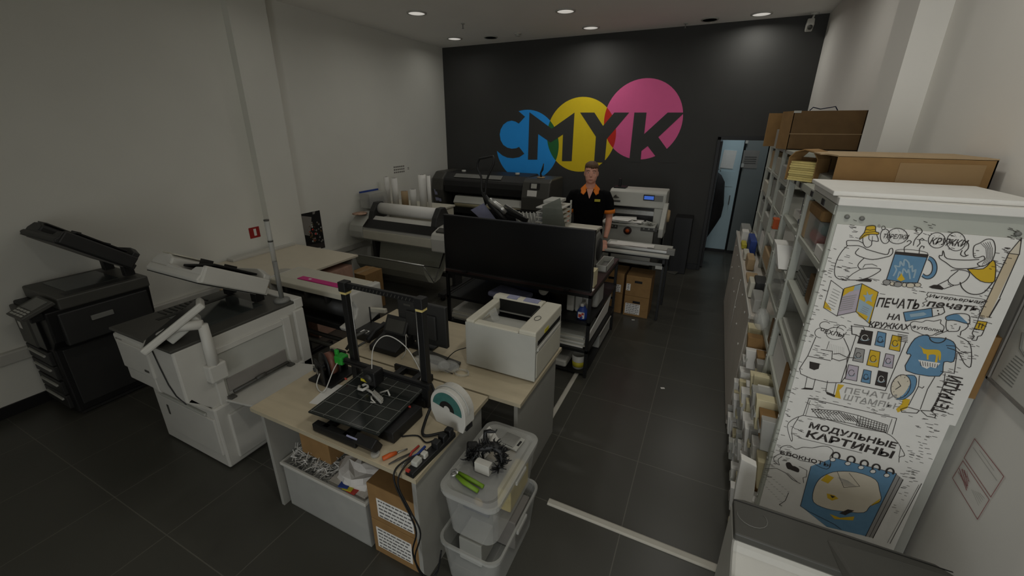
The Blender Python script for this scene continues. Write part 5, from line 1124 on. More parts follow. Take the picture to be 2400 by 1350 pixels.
part(t, 'neck_opening', G().hexa([lw((-.04, -.06, 1.50)), lw((.04, -.06, 1.50)), lw((.003, -.128, 1.40)), lw((-.003, -.128, 1.40))], [lw((-.04, -.085, 1.50)), lw((.04, -.085, 1.50)), lw((.003, -.137, 1.398)), lw((-.003, -.137, 1.398))]), 'skin', label='bare skin in the open collar')
part(t, 'chest_badge', G().obox(tuple(lw((.095, -.129, 1.375))), (.07, .008, .03), rz=RZ), 'yellp', .002, 'pale yellow chest badge')
g = G(); loft(g, [(0, 0, .80, .165, .115), (0, 0, .95, .17, .12)])
for s in (-1, 1): limb(g, [(s*.085, 0, .9), (s*.095, 0, .7), (s*.10, .0, .48), (s*.10, .015, .28), (s*.10, .02, .06)], [.10, .10, .075, .07, .062])
tr_ = part(t, 'trousers', g, 'denim'); md = tr_.modifiers.new('merge', 'REMESH'); md.mode = 'VOXEL'; md.voxel_size = .012; md.use_smooth_shade = True
for s in (-1, 1): part(t, 'shoe', G().hexa([lw((s*.10-.045, .07, .002)), lw((s*.10+.045, .07, .002)), lw((s*.10+.045, -.18, .002)), lw((s*.10-.045, -.18, .002))], [lw((s*.10-.04, .06, .1)), lw((s*.10+.04, .06, .1)), lw((s*.10+.035, -.17, .045)), lw((s*.10-.035, -.17, .045))]), 'black', .015)
# ================================================================ racks along the right wall
def rack(label, X0, X1, ys, z0, ztop, levels):
    t = thing('storage_rack', label, 'rack', ((X0+X1)/2, (ys[0]+ys[-1])/2, z0))
    for y in ys:
        for x in (X0, X1-.035):
            part(t, 'post', G().box(x, x+.035, y-.018, y+.018, z0, ztop-.003), 'rack', .003)
    for z in levels:
        part(t, 'shelf', G().box(X0+.008, X1-.005, ys[0]-.01, ys[-1]+.01, z-.03, z), 'rack', .003)
        g = G()
        for y in ys: g.cyl((X0-.003, y, z-.014), (X0+.001, y, z-.014), .008, 8)
        part(t, 'shelf_bolt', g, 'chrome')
    return t
R1 = [-1.19, -.6, -.0]; LV = [2.0, 1.75, 1.51, 1.28, 1.05, .81, .58, .35, .12]
t = rack('pale grey storage rack full of papers, carrying the drawn poster on its near end', 1.21, 1.74, R1, 0, 2.0, LV)
g = G()
for z in (1.8, 1.85, 1.9, 1.57, 1.62, 1.67, 1.33, 1.38, 1.43, 1.1, 1.15, 1.2, .87, .92):
    for y in R1[1:]: g.cyl((1.2085, y-.0, z), (1.2105, y-.0, z), .005, 6)
part(t, 'post_hole', g, 'chrome')
g = G().box(1.206, 1.24, -1.2, .01, 1.96, 1.998)
part(t, 'top_rail', g, 'rack', .003)
g = G()
for y in (-1.0, -.75, -.42, -.25): g.box(1.203, 1.207, y-.03, y-.005, 1.967, 1.99).box(1.203, 1.207, y+.0, y+.02, 1.967, 1.99)
part(t, 'black_marker', g, 'black', label='small black marks on the top rail')
part(t, 'end_panel', G().box(1.212, 1.738, -1.212, -1.2, .1, 2.0), 'rack')
part(t, 'side_mesh_panel', G().box(1.70, 1.705, -1.18, 0, .1, 1.95), 'lgrey')
R2 = [.74, 1.32, 1.9, 2.46]
t = rack('pale storage rack further back, standing on the counter with the long brown carton on top', 1.30, 1.78, R2, 1.0, 2.09, [2.09, 1.85, 1.6, 1.35, 1.12])
# counter below
t = thing('counter', 'low counter faced with taupe sheet and small white studs, beyond the paper rack', 'counter', (1.48, 1.6, 0))
part(t, 'carcass', G().box(1.18, 1.78, .06, 2.88, 0, .97), 'taupe', .003)
part(t, 'counter_top', G().box(1.165, 1.79, .05, 2.9, .97, 1.0), 'taupe', .004)
part(t, 'white_edge', G().box(1.158, 1.172, .05, 2.9, .975, 1.006), 'white', .003, 'white edge strip')
part(t, 'facing_sheet', G().box(1.168, 1.18, .1, 2.86, .02, .965), 'taupe', .002)
for i, y in enumerate((.35, .75, 1.15, 1.6, 2.05, 2.5)):
    for z in (.90, .62): part(t, 'stud', G().ell((1.163, y, z), (.006, .011, .011), 8), 'white')
part(t, 'hanging_cord', G().tube([(1.160, 1.15, .9), (1.158, 1.16, .6), (1.160, 1.15, .35)], .0025, 5), 'white')
# white sheets on top of the near rack
solo('foam_board', 'thick white board on top of the near end of the poster rack, lower one', 'board', G().box(1.205, 1.765, -1.235, -.77, 2.001, 2.03), 'paper', .003)
solo('foam_board', 'white board lying on the thicker board at the near end of the rack top', 'board', G().box(1.19, 1.74, -1.20, -.775, 2.0305, 2.048), 'paper', .003)
solo('foam_board', 'pale flat sheets on the far half of the poster rack top', 'board', G().box(1.2, 1.7, -.25, .02, 2.001, 2.03), 'cream', .003)
# near open carton
t = thing('cardboard_box', 'wide open ended brown carton on top of the poster rack', 'box', (1.53, -.55, 2.0))
x0, x1, ya, yb, za, zb = 1.27, 1.79, -.745, -.36, 2.002, 2.148
part(t, 'front_wall', G().box(x0, x1, ya, ya+.005, za, zb), 'card'); part(t, 'back_wall', G().box(x0, x1, yb-.005, yb, za, zb), 'card')
part(t, 'bottom', G().box(x0, x1, ya, yb, za, za+.005), 'cardd'); part(t, 'end_wall', G().box(x1-.005, x1, ya, yb, za, zb), 'card')
part(t, 'top_flap', G().hexa([(x0-.05, ya+.1, zb), (x1, ya-.002, zb), (x1, yb, zb), (x0-.06, yb, zb)], [(x0-.05, ya+.1, zb+.005), (x1, ya-.002, zb+.005), (x1, yb, zb+.005), (x0-.06, yb, zb+.005)]), 'cardl')
part(t, 'top_strip', G().hexa([(x0, ya, zb-.002), (x1, ya, zb-.002), (x1, ya+.1, zb), (x0-.03, ya+.12, zb)], [(x0, ya, zb+.004), (x1, ya, zb+.004), (x1, ya+.1, zb+.006), (x0-.03, ya+.12, zb+.006)]), 'cardl')
part(t, 'tape', G().box(x0+.22, x1-.03, ya-.002, ya, za+.02, zb-.02), 'taped', label='clear tape strip')
solo('paper_stack', 'grey white paper stack inside the open end of the wide carton', 'paper stack', G().hexa([(1.275, -.72, 2.008), (1.6, -.72, 2.008), (1.6, -.38, 2.008), (1.24, -.38, 2.008)], [(1.285, -.72, 2.035), (1.6, -.72, 2.035), (1.6, -.38, 2.06), (1.25, -.38, 2.06)]), 'lgrey')
# narrow carton with yellow papers
t = thing('cardboard_box', 'narrow arched brown carton holding yellow papers, left of the wide open carton', 'box', (1.25, -.35, 2.0))
g = G()
pf = [(-.52, 2.003), (-.52, 2.12), (-.49, 2.155), (-.44, 2.165), (-.39, 2.15), (-.36, 2.12), (-.36, 2.003)]
out = pf; inn = [(-.515, 2.008), (-.515, 2.118), (-.488, 2.15), (-.44, 2.16), (-.392, 2.146), (-.365, 2.118), (-.365, 2.008)]
vs = []; fs = []
for k in range(6):
    a, b, c, d = out[k], out[k+1], inn[k+1], inn[k]
    g.hexa([(1.17, *a), (1.17, *b), (1.17, *c), (1.17, *d)], [(1.262, *a), (1.262, *b), (1.262, *c), (1.262, *d)])
NR = ((1.215, -.44, 2.0), .75)
part(t, 'sleeve', g.rot(*NR), 'card'); part(t, 'end_wall', G().box(1.255, 1.262, -.52, -.36, 2.003, 2.12).rot(*NR), 'cardd')
g = G()
for k in range(9): g.box(1.176+.003*(k % 3), 1.25, -.51+.002*(k % 2), -.37, 2.004+k*.011, 2.0135+k*.011)
solo('paper_stack', 'stack of yellow papers inside the narrow brown carton', 'paper stack', g.rot(*NR), 'papery')
# far long carton
t = thing('cardboard_box', 'tall brown carton with a pale seam on top of the far rack', 'box', (1.56, 1.5, 2.09))
part(t, 'front_wall', G().box(1.30, 1.785, 1.19, 1.196, 2.093, 2.395), 'cardd'); part(t, 'seam', G().box(1.30, 1.785, 1.187, 1.19, 2.215, 2.220), 'cardl')
part(t, 'back_wall', G().box(1.30, 1.785, 1.86, 1.866, 2.093, 2.395), 'cardd'); part(t, 'end_wall', G().box(1.78, 1.786, 1.19, 1.866, 2.093, 2.395), 'cardd'); part(t, 'bottom', G().box(1.3, 1.785, 1.19, 1.866, 2.092, 2.098), 'cardd')
part(t, 'side_flap', G().hexa([(1.30, 1.19, 2.093), (1.306, 1.19, 2.093), (1.246, 1.36, 2.093), (1.24, 1.36, 2.093)], [(1.30, 1.19, 2.395), (1.306, 1.19, 2.395), (1.246, 1.36, 2.395), (1.24, 1.36, 2.395)]), 'card')
part(t, 'far_flap', G().hexa([(1.30, 1.86, 2.093), (1.306, 1.86, 2.093), (1.18, 1.80, 2.093), (1.174, 1.80, 2.093)], [(1.30, 1.86, 2.395), (1.306, 1.86, 2.395), (1.18, 1.80, 2.395), (1.174, 1.80, 2.395)]), 'card')
part(t, 'corner_tape', G().box(1.298, 1.35, 1.184, 1.187, 2.38, 2.397), 'lgrey')
solo('wire_hanger', 'dark bent wire lying across the top of the far carton', 'wire', G().tube([(1.42, 1.3, 2.40), (1.44, 1.3, 2.425), (1.5, 1.35, 2.412), (1.6, 1.35, 2.43), (1.62, 1.35, 2.40)], .004, 6), 'navy')
for k, (y, z, hh, mm, lab) in enumerate(((1.42, 2.093, .24, 'orng', 'orange topped folder in the open side of the far carton'), (1.50, 2.093, .2, 'navy', 'navy folder in the open side of the far carton'), (1.58, 2.093, .25, 'paper', 'white folder in the open side of the far carton'), (1.66, 2.093, .22, 'lgrey', 'grey folder in the open side of the far carton'))):
    solo('folder', lab, 'folder', G().box(1.32, 1.42, y-.03, y+.03, z+.006, z+hh), mm, .003)
solo('clear_holder', 'clear plastic leaflet holder hanging at the side of the far carton', 'holder', G().box(1.262, 1.296, 1.35, 1.75, 2.093, 2.25), 'frost', .004)
# contents of the near rack, level by level
lvn = {1.75: 'top', 1.51: 'second', 1.28: 'third', 1.05: 'fourth', .81: 'fifth', .58: 'sixth', .35: 'seventh', .12: 'bottom'}
ordn = ['nearest', 'second nearest', 'third nearest', 'fourth nearest', 'fifth nearest', 'sixth nearest', 'seventh nearest', 'eighth nearest', 'ninth nearest', 'tenth nearest', 'eleventh nearest', 'twelfth nearest', 'thirteenth nearest', 'fourteenth nearest', 'fifteenth nearest', 'sixteenth nearest', 'seventeenth nearest', 'eighteenth nearest']
t = thing('storage_jar', 'brown lidded clear box with red and teal contents on the top shelf near the poster', 'box', (1.33, -.82, 1.75))
part(t, 'tub', G().box(1.225, 1.45, -.95, -.70, 1.752, 1.885), 'clear', .006); part(t, 'lid', G().box(1.22, 1.46, -.96, -.69, 1.885, 1.935), 'card', .012, 'brown lid')
part(t, 'red_contents', G().box(1.24, 1.38, -.93, -.72, 1.758, 1.815), 'redp', .02); part(t, 'teal_contents', G().box(1.245, 1.38, -.92, -.73, 1.815, 1.87), 'teal', .02)
solo('box_file', 'tan stained panel box behind the brown lidded clear box on the top shelf', 'box', G().box(1.225, 1.5, -.685, -.625, 1.752, 1.93), 'cardl', .006)
solo('white_block', 'low white box at the foot of the brown lidded clear box', 'box', G().box(1.222, 1.35, -1.165, -.99, 1.752, 1.80), 'paper', .003)
solo('navy_box', 'dark navy box on the far half of the top shelf of the poster rack', 'box', G().box(1.28, 1.5, -.42, -.15, 1.80, 1.93), 'navy', .006)
solo('white_carton', 'white flat carton under the navy box on the top shelf', 'box', G().box(1.26, 1.5, -.45, -.08, 1.752, 1.80), 'paper', .003)
t = thing('scissors', 'dark blue handled tool at the shelf edge beside the white flat carton', 'tool', (1.24, -.5, 1.752))
part(t, 'handle', G().tube([(1.235, -.53, 1.765), (1.23, -.50, 1.79), (1.235, -.46, 1.80), (1.24, -.46, 1.77), (1.235, -.53, 1.765)], .009, 6), 'navy')
part(t, 'blade', G().tube([(1.24, -.46, 1.78), (1.24, -.40, 1.84)], .004, 6), 'chrome')
g = G()
for k in range(7): g.box(1.25+.003*(k % 2), 1.46, -.86, -.64, 1.512+k*.013, 1.523+k*.013)
solo('paper_stack', 'stack of grey sheets on the second shelf of the poster rack', 'paper stack', g, 'grey')
solo('yellowish_carton', 'olive brown carton behind the shelf edge on the second shelf near the poster', 'box', G().box(1.25, 1.5, -1.02, -.9, 1.512, 1.64), 'cardd', .004)
g = G()
for k in range(10): g.hexa([(1.19, -.46+k*.014, 1.515), (1.45, -.46+k*.014, 1.515), (1.45, -.45+k*.014, 1.515), (1.19, -.45+k*.014, 1.515)], [(1.17, -.36+k*.014, 1.63), (1.45, -.36+k*.014, 1.63), (1.45, -.35+k*.014, 1.63), (1.17, -.35+k*.014, 1.63)])
solo('leaning_papers', 'fan of white papers leaning out of the second shelf beyond the middle post', 'papers', g, 'paper')
solo('sheet_pile', 'broad flat grey sheets on the third shelf near the poster', 'sheets', G().box(1.23, 1.6, -1.12, -.66, 1.282, 1.31), 'lgrey', .002)
solo('cardboard_box', 'brown corrugated carton on the fourth shelf near the poster', 'box', G().box(1.225, 1.5, -1.13, -1.0, 1.052, 1.22), 'card', .003)
solo('white_carton', 'white box behind the brown carton on the fourth shelf', 'box', G().box(1.23, 1.5, -.98, -.66, 1.052, 1.2), 'paper', .003)
solo('cardboard_box', 'dark brown carton on the fourth shelf beyond the middle post', 'box', G().box(1.225, 1.5, -.58, -.42, 1.052, 1.2), 'cardd', .003)
solo('glass_jars', 'clear plastic tub on the third shelf beyond the middle post', 'tub', G().box(1.22, 1.45, -.5, -.1, 1.282, 1.45), 'clear', .02)
rnd = random.Random(21)
cn = {'paper': 'white', 'paperc': 'cream', 'lgrey': 'grey', 'card': 'brown', 'frost': 'translucent', 'cardl': 'tan'}
for z in (.81, .58, .35, .12):
    y = -1.168; k = 0
    while y < -.05 and k < 18:
        w = rnd.uniform(.045, .11); 
        mm = rnd.choice(['paper', 'paper', 'paperc', 'paperc', 'lgrey', 'paper', 'frost', 'paper', 'card', 'paper', 'frost'])
        h = rnd.uniform(.13, .195); xo = rnd.uniform(1.13, 1.185); ln = rnd.uniform(-.02, .03)
        y1 = min(y+w-.012, -.04)
        if y < -.58 and y1 > -.622: y1 = -.622; w = -.576-y
        if y1-y < .02:
            y += w
            if y > -.1: break
            continue
        t = thing('paper_bundle', '%s paper bundle on the %s shelf of the poster rack, %s to the camera' % (cn[mm], lvn[z], ordn[k]), 'paper bundle', (1.35, (y+y1)/2, z), 'paper bundles in the poster rack')
        g = G().hexa([(xo+.02, y, z+.002), (1.55, y, z+.002), (1.55, y1, z+.002), (xo+.02, y1, z+.002)], [(xo, y+ln*.4, z+h), (1.55, y, z+h), (1.55, y1, z+h), (xo, y1+ln*.4, z+h)])
        part(t, 'pages', g, mm, .003)
        if rnd.random() < .55: part(t, 'cover_band', G().box(xo+.005, xo+.018, y-.001, y1+.001, z+h*.4, z+h*.55), rnd.choice(['inkg', 'paperc', 'lgrey']))
        y += w; k += 1
for k, (y, z, lab) in enumerate(((-.25, .83, 'crumpled clear plastic bag bulging from the fifth shelf'), (-.1, .6, 'crumpled clear plastic bag bulging from the sixth shelf'), (-.3, 1.07, 'crumpled clear plastic bag on the fourth shelf beyond the middle post'))):
    solo('plastic_bag', lab, 'bag', G().ell((1.19, y, z+.06), (.045, .08, .07), 10), 'clear')
solo('leaning_board', 'tall curled white sheets standing at the near left corner of the poster rack', 'sheets', G().prism([(1.10, 0), (1.165, 0), (1.17, .45), (1.165, .7), (1.15, .84), (1.085, .86), (1.09, .7), (1.105, .45)], 'y', -1.33, -1.29), 'paper', .004)
# far rack contents
kinds = [('clear plastic tub', 'frost'), ('white box', 'paper'), ('cream box', 'cream'), ('grey box', 'lgrey'), ('tan box', 'cardl')]
for zi, z in enumerate((1.85, 1.6, 1.35, 1.12)):
    for bi, (a, b) in enumerate(zip(R2[:-1], R2[1:])):
        k = (zi*3+bi*2) % 5
        solo('small_box', '%s in the far rack, %s shelf from the top, %s bay' % (kinds[k][0], ('first', 'second', 'third', 'fourth')[zi], ('near', 'middle', 'far')[bi]), 'box', G().box(1.305+.01*((zi+bi) % 3), 1.6, a+.05+.03*(zi % 2), b-.08-.05*(bi % 2), z+.001, z+.12+.03*((zi+bi) % 3)), kinds[k][1], .008)
t = thing('orange_jar', 'small orange brown patterned box at the edge of the far rack', 'box', (1.28, .72, 1.6))
part(t, 'box', G().box(1.255, 1.298, .62, .71, 1.52, 1.60), 'orng', .004); part(t, 'print', G().box(1.253, 1.256, .64, .69, 1.535, 1.585), 'cardl')
part(t, 'bracket', G().box(1.255, 1.31, .62, .75, 1.51, 1.52), 'rack')
# things on the counter
def cp(px, py, z=1.0): return on('z', z, px, py)
a = cp(1768, 560, 1.02)
items = [('clear_tray', 'clear plastic tray at the far end of the counter top', 'tray', (1.19, 2.45, 1.29, 2.8, .12), 'frost'), ('white_carton', 'white box standing in front of the clear tray on the counter', 'box', (1.18, 2.2, 1.25, 2.35, .14), 'paper'),
         ('blue_bag', 'bright blue crinkled pack on the counter', 'bag', (1.235, 1.72, 1.295, 2.1, .15), 'bluep'), ('green_pack', 'lime green flat pack lying before the blue pack', 'pack', (1.18, 1.95, 1.23, 2.15, .05), 'yellp'),
         ('round_tub', 'pale rounded tub beside the lime green pack', 'tub', (1.18, 1.5, 1.23, 1.7, .07), 'cream'), ('beige_box', 'beige carton tilted on the counter', 'box', (1.19, 1.15, 1.25, 1.38, .11), 'cardl'),
         ('tan_board', 'low tan board on the counter beside the beige carton', 'board', (1.18, .78, 1.27, 1.0, .03), 'cardl'), ('cream_box', 'cream box in a dark holder at the near end of the counter', 'box', (1.165, .40, 1.20, .56, .13), 'cream'), ('dark_holder', 'dark slotted holder beside the cream box on the counter', 'holder', (1.202, .38, 1.28, .58, .14), 'char'),
         ('clear_tube', 'clear rolled plastic at the near end of the counter', 'roll', (1.18, .1, 1.25, .34, .1), 'frost')]
for nm, lab, cat, (xa_, ya_, xb_, yb_, h), mm in items:
    solo(nm, lab, cat, G().box(xa_, xb_, ya_, yb_, 1.007, 1.007+h), mm, .008)
# ================================================================ the drawn poster
YP = -1.2165
t = thing('poster', 'large hand drawn black, blue and yellow poster on the near end of the white rack', 'poster', (1.46, YP, .1))
part(t, 'upper_sheet', G().box(1.222, 1.752, YP, YP+.004, 1.2, 1.93), 'paper'); part(t, 'lower_sheet', G().box(1.222, 1.736, YP, YP+.003, .1, 1.2), 'paper')
for px, py in ((1985, 508), (2020, 512), (2385, 548)):
    p = on('y', YP, px, py); part(t, 'fixing_screw', G().cyl((p.x, YP-.006, p.z), (p.x, YP, p.z), .008, 10), 'grey')
A = lambda x, y: (1880+x/4.219, 480+y/4.219)
B = lambda x, y: (1780+x/3.75, 760+y/3.75)
Cc = lambda x, y: (1660+x/3.243, 1000+y/3.243)
mats_ = ['ink', 'yellow_p', 'blue_p', 'cream_p', 'lilac_p', 'grey_p', 'lblue_p', 'paper', 'pencil_p']
W['yellow_p'] = mat('poster_yellow', (206, 170, 42), .8, var=.04); W['blue_p'] = mat('poster_blue', (98, 138, 168), .8, var=.05, scale=30)
W['cream_p'] = mat('poster_cream', (206, 197, 178), .8); W['lilac_p'] = mat('poster_lilac', (178, 168, 178), .8); W['grey_p'] = mat('poster_grey', (150, 148, 144), .8); W['lblue_p'] = mat('poster_light_blue', (150, 172, 184), .8); W['pencil_p'] = mat('poster_pencil', (196, 180, 152), .8)
def pad(conv): return Pad('y', YP, (0, -1, 0), conv)
def emit(name, pd_): part(t, name, pd_.g, mats_)
K, YE, BL, CRM, LIL, GRY, LB, WH, PEN = range(9)
# camp fire cup scene
d = pad(A)
cup = [(922, 462), (1245, 492), (1140, 770), (1010, 768), (832, 738)]
d.fill(cup, BL).line(cup, K, .003, closed=True); d.fill([(922, 462), (1245, 492), (1238, 522), (915, 488)], K, 4)
d.fill([(930, 455), (1080, 440), (1240, 480), (1245, 492), (1080, 488), (922, 462)], WH, 3).line(d.arc(1082, 468, 160, 24, 180, 370, rot=5), K, .002)
for s_, mm, ly in ((1, BL, 2),):
    o = d.arc(1240, 620, 92, 112, -80, 130, 16); i_ = d.arc(1232, 620, 55, 78, -80, 130, 16)
    for k in range(16): d.fill([o[k], o[k+1], i_[k+1], i_[k]], BL, 2)
    d.line(o, K, .003).line(i_, K, .003)
for s_ in (((900, 700), (930, 640), (915, 600), (960, 610), (970, 560), (1000, 600), (1010, 540), (1050, 570), (1060, 620), (1085, 600), (1090, 660), (1120, 640), (1100, 720)), ((940, 730), (960, 660), (985, 690), (1000, 630), (1035, 670), (1050, 640), (1065, 730))): d.line(s_, LB, .006, 5)
d.fill([(935, 735), (965, 700), (978, 672), (992, 700), (1015, 735), (975, 755)], YE, 6)
for cx, cy, rx, ry in ((835, 765, 38, 26), (945, 785, 42, 24), (1070, 795, 44, 24), (1140, 790, 34, 20), (890, 778, 24, 18), (1010, 790, 24, 20)): d.fill(d.arc(cx, cy, rx, ry, 0, 340, 10), GRY if cx % 2 else CRM, 3).line(d.arc(cx, cy, rx, ry, 0, 360, 10), K, .002)
for pts in ([(1010, 465), (1010, 420), (1050, 395), (1078, 365), (1055, 352), (1035, 365)], [(1098, 400), (1110, 350), (1150, 300), (1185, 265), (1170, 235), (1140, 228), (1122, 245), (1132, 262)], [(1135, 412), (1165, 380), (1158, 345), (1185, 330), (1205, 345)], [(1155, 480), (1160, 430), (1180, 405), (1205, 412), (1200, 428)]): d.line(pts, K, .0028)
emit('cup_drawing', d)
d = pad(A)   # man with yellow hat
d.fill([(628, 232), (640, 212), (720, 208), (725, 262), (757, 275), (748, 292), (680, 292), (575, 340), (570, 325), (612, 275)], YE).line([(628, 232), (640, 212), (720, 208), (725, 262), (757, 275), (748, 292), (680, 290), (620, 300), (572, 340), (570, 325), (612, 275), (628, 232)], K, .003)
d.line([(612, 278), (660, 270), (725, 262)], K, .002).line([(625, 240), (670, 250), (722, 240)], K, .002)
d.line([(600, 325), (598, 350), (605, 385), (625, 415), (655, 418), (685, 395), (692, 355), (752, 358), (735, 292)], K, .0028).line([(660, 300), (658, 335), (672, 352), (690, 355)], K, .0022).line([(692, 355), (695, 310)], K, .002)
d.line([(560, 355), (450, 352), (440, 380), (450, 402), (545, 402), (605, 420), (635, 440)], K, .0028, closed=False).line([(560, 355), (600, 378)], K, .0025)
d.line([(450, 402), (400, 450), (350, 530), (322, 620), (322, 690), (350, 725), (400, 738), (570, 745)], K, .003).line([(560, 430), (525, 480), (600, 520), (700, 540), (830, 515), (872, 500), (895, 470), (890, 430), (862, 440), (855, 470), (820, 490), (640, 440)], K, .003)
d.line([(610, 528), (575, 560), (550, 600), (578, 635), (650, 625), (765, 630), (760, 660), (650, 720), (540, 745)], K, .003).line([(410, 640), (460, 628), (540, 618)], K, .002).line([(578, 635), (500, 680), (440, 730)], K, .0025).line([(600, 620), (620, 590), (690, 585), (740, 605)], K, .0022)
d.fill([(530, 742), (600, 735), (640, 722), (690, 740), (680, 762), (560, 755)], K, 4)
emit('crouching_figure_drawing', d)
d = pad(A)   # girl
d.fill([(1880, 548), (1910, 590), (1908, 700), (1885, 765), (1760, 752), (1650, 655), (1650, 632), (1790, 630)], YE).line([(1880, 548), (1910, 590), (1908, 700), (1885, 765), (1760, 752), (1650, 655), (1650, 632), (1790, 630)], K, .003, closed=True)
d.line([(1880, 548), (1905, 470), (1905, 400), (1880, 345), (1820, 340), (1760, 375), (1700, 405), (1690, 470), (1700, 520), (1745, 520), (1790, 505), (1800, 540), (1730, 580), (1770, 608), (1820, 590), (1880, 548)], K, .0028)
for k in range(5): d.line([(1765+k*22, 380-k*4), (1815+k*16, 430), (1822+k*14, 520), (1780+k*20, 590-k*6)], K, .0014)
d.line([(1720, 450), (1745, 452)], K, .0025).line([(1690, 480), (1712, 480)], K, .002).line([(1700, 500), (1715, 502)], K, .002)
d.line([(1745, 540), (1600, 545), (1430, 530), (1400, 470), (1390, 455), (1382, 500), (1355, 500), (1360, 530), (1420, 570), (1490, 620), (1560, 630), (1680, 625), (1790, 600)], K, .003)
d.line([(1470, 650), (1550, 640), (1640, 660), (1650, 700), (1600, 760), (1500, 795), (1440, 740), (1540, 650)], K, .0028).line([(1440, 740), (1340, 790), (1400, 830), (1500, 795)], K, .0028).line([(1560, 765), (1580, 820), (1640, 870), (1720, 885), (1800, 860), (1880, 770)], K, .0035)
d.fill([(1250, 810), (1300, 790), (1360, 792), (1400, 825), (1385, 840), (1280, 825)], K, 4).line([(1440, 780), (1470, 800)], K, .002)
emit('sitting_girl_drawing', d)
def cloud(d, pts, mm=K): d.line(pts, mm, .0026, closed=True)
d = pad(A)
for c in ((820, 310, 48, 72), (940, 308, 100, 76)): d.fill(d.arc(*c, 0, 350, 20), CRM if 0 else WH, 2).line(d.arc(*c, 0, 360, 22), K, .0026)
for c in ((1330, 350, 84, 76), (1520, 362, 92, 92)): d.fill(d.arc(*c, 0, 350, 20), WH, 2).line(d.arc(*c, 0, 360, 22), K, .0026)
d.line([(1580, 450), (1565, 490), (1600, 510), (1640, 495), (1620, 500), (1605, 470), (1640, 430), (1640, 380), (1600, 350)], K, .003)
d.fill(d.arc(763, 212, 14, 14, 0, 340, 10), GRY).line(d.arc(803, 228, 18, 18, 0, 360, 10), K, .002)
for cx, cy, r_ in ((860, 310, 60), (980, 300, 70), (1330, 350, 60), (1540, 350, 70)):
    for k in range(6): a = k*1.05; d.line([(cx+r_*.5*math.cos(a), cy+r_*.5*math.sin(a)), (cx+r_*math.cos(a), cy+r_*math.sin(a))], GRY, .001, 4)
d.text('ТАРЕЛКИ', 790, 328, 1040, 340, .0165, K, .012, slant=.15); d.text('КРУЖКИ', 1255, 385, 1610, 415, .024, K, .014, slant=.15)
emit('speech_clouds', d)
# pencil
d = pad(A)
d.fill([(2168, 325), (2140, 490), (2045, 478)], CRM).line([(2168, 325), (2145, 492), (2040, 478)], K, .0026, closed=True); d.fill([(2168, 325), (2160, 365), (2150, 352)], K, 4)
d.fill([(2045, 480), (2140, 492), (1838, 1120), (1745, 1105)], PEN); d.line([(2040, 480), (1745, 1105)], K, .003).line([(2140, 492), (1950, 920)], K, .003); d.fill([(1940, 935), (1965, 920), (1850, 1115), (1838, 1110)], K, 5)
d.fill([(1735, 1145), (1828, 1158), (1795, 1240), (1700, 1222)], YE).line([(1735, 1145), (1828, 1158), (1795, 1240), (1700, 1222)], K, .0026, closed=True).line([(1755, 1170), (1740, 1215)], K, .003).line([(1785, 1175), (1770, 1220)], K, .003)
d.line([(1745, 1105), (1735, 1145)], K, .002).line([(1700, 1222), (1680, 1270), (1700, 1300), (1675, 1330), (1720, 1338), (1735, 1300), (1770, 1290), (1795, 1240)], K, .0028)
emit('pencil_drawing', d)
# folded leaflet
d = pad(A)
d.fill([(285, 750), (420, 815), (345, 1095), (210, 1015)], WH).line([(285, 745), (345, 790), (405, 835), (345, 1100), (210, 1015)], K, .0026, closed=True); d.fill([(222, 945), (268, 1000), (290, 1050), (210, 1015)], YE, 3)
d.fill([(415, 825), (590, 778), (530, 1055), (345, 1095)], LIL).line([(415, 825), (590, 778), (530, 1055), (345, 1095)], K, .0026, closed=True); d.fill([(415, 825), (590, 778), (575, 830), (470, 858), (400, 905)], YE, 3).fill([(520, 800), (590, 782), (580, 830), (505, 850)], LB, 4)
d.fill([(590, 778), (752, 862), (665, 1175), (530, 1055)], YE).line([(590, 778), (752, 862), (665, 1175), (530, 1055)], K, .0026, closed=True); d.fill([(565, 930), (700, 1010), (650, 1165), (540, 1060)], LB, 3).fill([(540, 1050), (650, 1100), (630, 1145), (560, 1100)], YE, 4)
d.fill([(640, 850), (660, 890), (700, 880), (680, 920), (690, 960), (650, 945), (615, 970), (625, 925), (600, 890), (635, 890)], LB, 5)
for k in range(7): d.line([(305-k*10, 830+k*28), (375-k*10, 865+k*28)], GRY, .0025).line([(400-k*7, 915+k*22), (535-k*7, 890+k*22)], GRY, .0035)
for k in range(4): d.line([(600-k*8, 1000+k*18), (660-k*8, 1030+k*18)], GRY, .002)
emit('leaflet_drawing', d)
d = pad(A)
d.text('ПЕЧАТЬ', 728, 1005, 1145, 1030, .037, K, .02, slant=.12); d.text('НА', 835, 1130, 965, 1140, .024, K, .02, slant=.15); d.text('КРУЖКАХ', 655, 1205, 1050, 1240, .024, K, .02, slant=.12)
d.text('Интерьерная', 1250, 912, 1775, 975, .0125, K, .006, slant=.2); d.text('печать', 1225, 1000, 1730, 1055, .020, K, .022, slant=.2)
d.line([(1245, 868), (1230, 890), (1245, 905), (1215, 930), (1235, 950), (1190, 970), (1210, 990), (1185, 1005)], K, .0022).line([(1240, 862), (1520, 895), (1800, 935), (1785, 965), (1800, 990), (1765, 1010), (1780, 1030), (1750, 1045), (1755, 1070), (1735, 1085)], K, .0018)
d.fill([(1000, 1062), (1280, 1020), (1288, 1105), (1020, 1150)], BL).line([(1000, 1062), (1280, 1020), (1288, 1105), (1020, 1150)], K, .003, closed=True).line([(1280, 1020), (1395, 1012), (1408, 1060), (1380, 1080), (1288, 1105)], K, .003); d.fill([(1060, 1080), (1200, 1060), (1230, 1080), (1200, 1095), (1070, 1110)], LB, 4)
